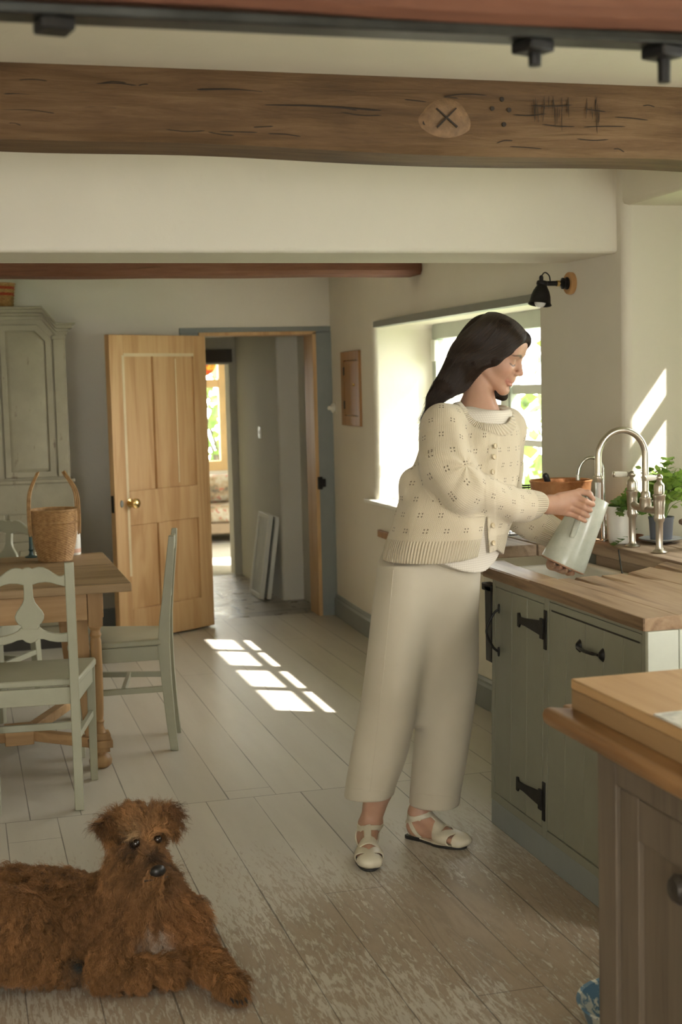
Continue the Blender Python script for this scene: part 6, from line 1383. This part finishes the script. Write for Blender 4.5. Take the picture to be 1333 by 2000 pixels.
def comb(n, seed):
    rg = np.random.default_rng(seed); k = 18; S = np.zeros((n, k, 3)); cols = np.zeros((n, 3)); lerp = lambda a, b, t: a+(b-a)*t
    for i in range(n):
        s = -1 if rg.uniform() < .74 else 1; t0 = rg.uniform()**1.15; w = rg.normal(0, .004)
        fb_ = .082 if s > 0 else .072
        root = h(lerp(fb_, -.065, t0), s*.0015, lerp(.084, .112, math.sin(t0*PI/1.6))); g1 = h(lerp(fb_-.006, -.062, t0)+w, s*lerp(.038, .055, t0), lerp(.066, .088, t0)); g2 = h(lerp(fb_-.018, -.088, t0)+w, s*lerp(.063, .050, t0), lerp(.026, .030, t0))
        g3 = h(lerp(.024, -.098, t0)+w, s*lerp(.080, .030, t0), lerp(-.014, -.02, t0)); g4 = h(lerp(-.030, -.095, t0), s*lerp(.078, .022, t0), lerp(-.055, -.06, t0))
        if s < 0:
            j = rg.normal(0, .011, 3); e1_ = A3(bk2)+j+HU*lerp(-.028, .026, t0)*1.0; e2_ = A3(bk3)+j*.8+HU*lerp(-.016, .014, t0); long_ = rg.uniform() < .3; e3_ = at(rg.normal(843, 5), rg.uniform(776, 800), 4.18+rg.normal(0, .015)); pts = [root, g1, g2, g3, g4, e1_, e2_, e3_] + ([at(rg.normal(828, 6), rg.uniform(815, 880), 4.20)] if long_ else [])
        else: pts = [root, g1, g2, g3, g4*.5+g3*.5, at(rg.normal(978, 8), rg.uniform(752, 776), 4.25+rg.normal(0, .012))]
        C_ = np.array([np.array(p) for p in bez([tuple(p) for p in pts], 6)]); ii = np.linspace(0, len(C_)-1, k); P = np.stack([np.interp(ii, np.arange(len(C_)), C_[:, c]) for c in range(3)], 1)
        lift = .0012+.0030*rg.uniform()**2; fly = rg.uniform() < .03
        for j in range(k):
            q = hbv.find_nearest(Vector(P[j]), .06)
            if q[0] is not None and j < (k-3 if s < 0 else k-1): P[j] = np.array(q[0]+q[1]*(lift+(.012*(j/k)**2 if fly else 0)))
        for _ in range(2): P[1:-1] = (P[:-2]+P[1:-1]*2+P[2:])/4
        for j in range(1, k-3):
            q = hbv.find_nearest(Vector(P[j]), .06)
            if q[0] is not None and (Vector(P[j])-q[0]).dot(q[1]) < .0008: P[j] = np.array(q[0]+q[1]*lift)
        P[1:-1] = (P[:-2]+P[1:-1]*2+P[2:])/4
        S[i] = P; b = rg.uniform(.55, 1.5); cols[i] = np.array([.021, .0125, .0085])*b if rg.uniform() < .82 else np.array([.055, .032, .019])*b
    return S, cols
S, cols = comb(8000, 4); add_hair('strands', S, .00055, M['hair'], hair, cols)
# ------------------------------------------------------------------ the terrier on the floor
def D(px, py, Y, zmin=None):
    p = at(px, py, Y)
    if zmin is not None: p[2] = max(p[2], zmin)
    return p
UPZ = np.array([0, 0, 1.])
hdc = D(268, 1638, 3.40); mz1 = D(306, 1694, 3.265); MF = nrm(mz1-hdc); ML = nrm(np.cross(UPZ, MF)); MU = np.cross(MF, ML)      # ML: to the viewer's right
DA = (MF, ML, MU)
def dh(f, l, u): return hdc + MF*f + ML*l + MU*u
body = [p_ell(D(25, 1795, 3.55, .13), (.15, .11, .125), None, .05), p_ell(D(130, 1800, 3.53, .125), (.15, .11, .122), None, .06), p_ell(D(262, 1795, 3.49, .13), (.125, .10, .13), None, .06)]
body += [p_cone(D(275, 1775, 3.47), D(268, 1690, 3.43), .095, .072, .05), p_ell(D(318, 1800, 3.45, .12), (.075, .075, .10), None, .05)]
body += [p_ell(dh(-.005, 0, .012), (.078, .066, .066), DA, .03), p_cone(dh(.045, 0, -.004), dh(.130, 0, -.014), .036, .026, .025), p_cone(dh(.04, 0, -.032), dh(.118, 0, -.036), .030, .020, .02)]
for s in (-1, 1): body += [p_ell(dh(.050, s*.028, .046), (.016, .019, .012), DA, .012), p_ell(dh(.070, s*.029, .030), (.014, .011, .010), DA, .008, '-'), p_ell(dh(.095, s*.020, -.026), (.03, .018, .022), DA, .02)]
# ears: folded triangular flaps
E1 = dict(a=D(236, 1600, 3.40), a2=D(242, 1616, 3.385), b=D(192, 1620, 3.36), c=D(214, 1648, 3.345), m=D(208, 1606, 3.385))
E2 = dict(a=D(306, 1588, 3.41), a2=D(316, 1596, 3.39), b=D(346, 1593, 3.385), c=D(342, 1630, 3.345), m=D(330, 1586, 3.40))
for e in (E1, E2):
    for p, q, r0, r1 in (('a', 'm', .014, .011), ('m', 'b', .011, .007), ('a2', 'b', .011, .007), ('a2', 'c', .011, .006), ('m', 'c', .010, .006), ('b', 'c', .007, .006)): body.append(p_cone(e[p], e[q], r0, r1, .010))
earR = [E1['a'], E1['m'], E1['b'], E1['c'], (E1['b']+E1['c']+E1['a2'])/3]; earL = [E2['a'], E2['m'], E2['b'], E2['c'], (E2['b']+E2['c']+E2['a2'])/3]
# fore legs
body += chain([D(232, 1838, 3.42, .09), D(214, 1893, 3.365, .042), D(272, 1898, 3.335, .037), D(322, 1894, 3.325, .036)], [.062, .042, .033, .032], .014) + [p_ell(D(335, 1893, 3.322, .036), (.034, .032, .033), None, .012)]
body += chain([D(360, 1800, 3.44), D(378, 1850, 3.42, .062), D(415, 1898, 3.315, .046), D(448, 1938, 3.225, .037)], [.062, .047, .036, .031], .025) + [p_ell(D(455, 1944, 3.205, .030), (.034, .042, .028), None, .015)]
for i in range(4): body.append(p_cone(D(448+i*8, 1944-abs(i-1.5)*1.5, 3.19, .022), D(450+i*9, 1953-abs(i-1.5)*3, 3.165, .016), .013, .010, .004))
# haunch and hind foot
body += [p_ell(D(22, 1822, 3.43, .11), (.115, .06, .11), None, .03), p_cone(D(50, 1880, 3.42, .035), D(140, 1893, 3.425, .025), .035, .022, .02), p_ell(D(152, 1893, 3.42, .022), (.026, .022, .021), None, .012)]
fl_ = Prim(lambda P: .0005-P[:, 2], A3((0, 3.4, 0)), 2., .004, '&'); body.append(fl_)
V, Q = surface(body, .0045, ripples(41, 8, 55., .0015)); V = relax(V, Q, 1, .4)
dbv = BVHTree.FromPolygons([tuple(p) for p in V], [tuple(q) for q in Q])
CHP = A3(on_cloth(dbv, 309, 1830)); PADP = A3(on_cloth(dbv, 155, 1888)); PAWP = A3(on_cloth(dbv, 330, 1888))
def dogcol(P):
    n = len(P); c = np.tile(np.array([.250, .125, .048]), (n, 1)); q = P-hdc; f, l, u = q@MF, q@ML, q@MU
    def mixin(w, rgb): nonlocal c; w = np.clip(w, 0, 1)[:, None]; c = c*(1-w)+np.array(rgb)*w
    mixin(.55*np.exp(-((P-D(60, 1720, 3.5))**2).sum(1)/.16**2), (.185, .088, .034)); mixin(.5*gauss(P, D(200, 1790, 3.42), .11), (.165, .08, .034))
    mixin(.6*gauss(P, dh(.06, 0, .05), .055), (.32, .17, .07)); mixin(1.0*gauss(P, dh(.118, 0, .006), .030), (.035, .024, .018)); mixin(.9*gauss(P, dh(.10, 0, -.055), .032), (.085, .05, .028)); mixin(.5*gauss(P, dh(.075, 0, -.06), .05), (.13, .062, .026))
    mixin(1.3*gauss(P, dh(.066, -.032, .028), .021), (.022, .014, .010)); mixin(.9*gauss(P, dh(.066, .031, .030), .012), (.045, .028, .018)); mixin(.7*gauss(P, dh(.06, -.026, .054), .012), (.5, .36, .2))
    for e in (earR, earL): mixin(.75*gauss(P, e[2], .030), (.085, .040, .018)); mixin(.6*gauss(P, e[1], .03), (.12, .055, .022))
    mixin(1.3*gauss(P, CHP, .024), (.68, .60, .50)); mixin(.6*gauss(P, D(385, 1850, 3.36), .09), (.29, .135, .05)); mixin(.5*gauss(P, D(350, 1780, 3.38), .08), (.28, .125, .045))
    mixin(1.2*gauss(P, PADP, .022), (.05, .055, .05))
    return c
t = NT('dog_skin'); t.base(t.attr('col').outputs['Color'], .8, 0, .1); M['dogskin'] = t.m
dog = add_mesh('dog', V, Q, M['dogskin'], None, {'col': np.concatenate([dogcol(V)*.55, np.ones((len(V), 1))], 1)}, loc=(.2, 3.45, 0))
tag(dog, 'ginger rough-coated terrier lying on the floorboards facing the camera', 'dog')
BK = plain('dog_black', (.012, .011, .011), .28, 0, .2, 60, .15)
nz_ = MB(); Mx = Matrix([(*MF,), (*ML,), (*MU,)]).transposed().to_4x4(); Mn = Matrix.Translation(Vector(dh(.152, 0, -.004))) @ Mx
nz_.add([tuple(Mn @ Vector(p)) for p in MB().sphere((0, 0, 0), .0185, 20, (.8, 1.05, .82)).v], MB().sphere((0, 0, 0), .0185, 20).f)
for s in (-1, 1): nz_.sphere(dh(.151, s*.012, -.007), .0085, 12)
nz_.build('nose', BK, dog, smooth=True)
for s in (-1, 1):
    e = MB().sphere(dh(.0685, s*.029, .0305), .0105, 16).build('eye', plain('dog_eye', (.02, .012, .008), .06, 0, .1, 30, spec=.7), dog, smooth=True)
MB().tube(bez([dh(.142, -.03, -.032), dh(.148, -.012, -.0285), dh(.151, 0, -.025), dh(.148, .012, -.0285), dh(.142, .03, -.032)], 5), .0022, 6).build('mouth_line', BK, dog, smooth=True)
cl = MB()
for i in range(4):
    a = D(451+i*9, 1954-abs(i-1.5)*3, 3.158, .012); cl = MB().tube([a, a+np.array([.003, -.009, -.003]), a+np.array([.004, -.014, -.009])], [.0035, .003, .001], 8); cl.build('claw', BK, dog, smooth=True)
# fur
def fur(V, Q, n, seed):
    rg = np.random.default_rng(seed); a, b, c, d = (V[Q[:, i]] for i in range(4)); nr = np.cross(c-a, d-b); ar = np.linalg.norm(nr, axis=1); nr /= ar[:, None]+1e-12
    cen = V[Q].mean(1); wgt = ar.copy(); wgt *= np.where(cen[:, 2] < .006, .05, 1.) * np.where(((cen-EYE)*nr).sum(1) < .12, 1., .35)
    hd_ = np.linalg.norm(cen-hdc, axis=1) < .15; wgt *= np.where(hd_, 1.7, 1.)
    ii = rg.choice(len(Q), n, p=wgt/wgt.sum()); u, v = rg.uniform(size=(2, n, 1)); P = a[ii]*(1-u)*(1-v)+b[ii]*u*(1-v)+c[ii]*u*v+d[ii]*(1-u)*v; N = nr[ii]
    q = P-hdc; f, l, uu = q@MF, q@ML, q@MU; r = np.linalg.norm(q, axis=1); head = np.clip((.14-r)/.03, 0, 1)*(f > -.06)
    flow = np.tile(np.array([-.55, -.1, -.8]), (n, 1))
    flow = np.where((P[:, 0] > .40)[:, None], np.array([.15, -.3, -.9]), flow)
    lg = gauss(P, D(420, 1900, 3.3), .10)+gauss(P, D(280, 1895, 3.37), .07); flow = flow*(1-np.clip(lg, 0, 1))[:, None]+np.array([.55, -.45, -.45])*np.clip(lg, 0, 1)[:, None]
    ctr = dh(.075, 0, .03); rad = P-ctr; rad /= np.linalg.norm(rad, axis=1)[:, None]+1e-9; hf = rad*.9+np.array([0, 0, -.25])+np.where((uu < -.01)[:, None], np.array([0, 0, -.8]), 0)+np.where((uu > .045)[:, None], MU*.7-MF*.1, 0)
    flow = flow*(1-head)[:, None]+hf*head[:, None]
    L = .026+.012*rg.uniform(size=n)
    L = np.where(head > .5, .022+.010*rg.uniform(size=n), L); mz = (f > .085) & (np.abs(l) < .05) & (uu > -.022); L = np.where(mz, .009+.005*rg.uniform(size=n), L)
    brd = (f > .05) & (uu < -.022) & (r < .17); L = np.where(brd, .038+.018*rg.uniform(size=n), L); wsk = (f > .07) & (np.abs(l) > .022) & (uu < .0) & (r < .17); L = np.where(wsk, .040+.02*rg.uniform(size=n), L); flow = np.where(wsk[:, None], ML*np.sign(l)[:, None]*.8+np.array([0, 0, -.55])+MF*.1, flow)
    eyes = gauss(P, dh(.068, .029, .0305), .016)+gauss(P, dh(.068, -.029, .0305), .015); L = np.where(eyes > .3, .0025, L)
    brow = (gauss(P, dh(.058, -.028, .052), .012)+gauss(P, dh(.058, .028, .052), .012))*(eyes < .3); flow = np.where((brow > .4)[:, None], MF*.6+MU*.35+ML*np.sign(l)[:, None]*.5, flow); L = np.where(brow > .4, .016, L); stop = gauss(P, dh(.085, 0, .02), .026)*(eyes < .3); flow = np.where((stop > .4)[:, None], MU*.6+ML*np.sign(l)[:, None]*.6-MF*.3, flow); L = np.where(stop > .4, .010, L)
    ear = np.max([gauss(P, e_, .024) for e_ in earR[1:]+earL[1:]], axis=0); L = np.where(ear > .4, .008+.013*rg.uniform(size=n)**2.5, L); flow = np.where((ear > .4)[:, None], np.array([0, -.1, -1.])+ML*np.sign(l)[:, None]*.35, flow)
    top = (uu > .055) & (r < .12); L = np.where(top, .022+.014*rg.uniform(size=n), L)
    nosek = gauss(P, dh(.152, 0, -.004), .024) > .45; L = np.where(nosek, .003, L)
    L = L*(1-.45*np.clip(lg, 0, 1)); chest = gauss(P, CHP, .03); L = L+.012*np.clip(chest, 0, 1)
    pads = gauss(P, PADP, .02) > .5; L = np.where(pads, .002, L); paw = gauss(P, D(457, 1948, 3.19), .05); L = np.where(paw > .4, .013, L)
    flow -= N*(flow*N).sum(1)[:, None]; flow /= np.linalg.norm(flow, axis=1)[:, None]+1e-9
    # locks: neighbouring hairs share wave and lean
    cell = np.floor(P/.016).astype(int); hsh = (cell[:, 0]*73856093 ^ cell[:, 1]*19349663 ^ cell[:, 2]*83492791) % 4096; tab = rg.normal(size=(4096, 8)); T = tab[hsh]; cl_ = (cell+.5)*.016-P; cl_ -= N*(cl_*N).sum(1)[:, None]
    side = np.cross(N, flow); lean_ = .35 + .12*T[:, 0]; d0 = flow*(1-lean_[:, None]*.6)+N*lean_[:, None]+side*(T[:, 1]*.38)[:, None]+rg.normal(0, .10, (n, 3)); d0 /= np.linalg.norm(d0, axis=1)[:, None]
    k = 9; S = np.zeros((n, k, 3)); ph = T[:, 2]*3+rg.normal(0, .35, n); wl = (.0150+.002*T[:, 3]); am = np.where(L > .02, .0042+.0008*T[:, 4], .0007)*np.clip(L/.03, .3, 1.3)
    am = np.where(head > .5, am*.65, am)
    for j in range(k):
        t = j/(k-1); s = L*t; S[:, j] = P+d0*(s)[:, None]+flow*((.45*t*t)*L)[:, None]+side*(am*np.sin(2*PI*s/wl+ph)*min(1, t*2.2))[:, None]+N*(am*.7*np.cos(2*PI*s/wl+ph)*min(1, t*2.2))[:, None]
        S[:, j] += UPZ*(-.12*L*t*t)[:, None] + cl_*(.5*t**.8*(L > .018))[:, None]
    S[..., 2] = np.maximum(S[..., 2], .002)
    colr = dogcol(P)*(1+.30*T[:, 5:6]*.8+.18*rg.normal(size=(n, 1))).clip(.35, 1.9); lt = rg.uniform(size=n) < .06; colr[lt] = colr[lt]*1.7+.02
    return S, colr.clip(.004, .9)
t = NT('dog_fur'); t.base(t.attr('col').outputs['Color'], .55, 0, .25); M['fur'] = t.m
S, cols = fur(V, Q, 62000, 12); add_hair('fur', S, .00048, M['fur'], dog, cols, .3)
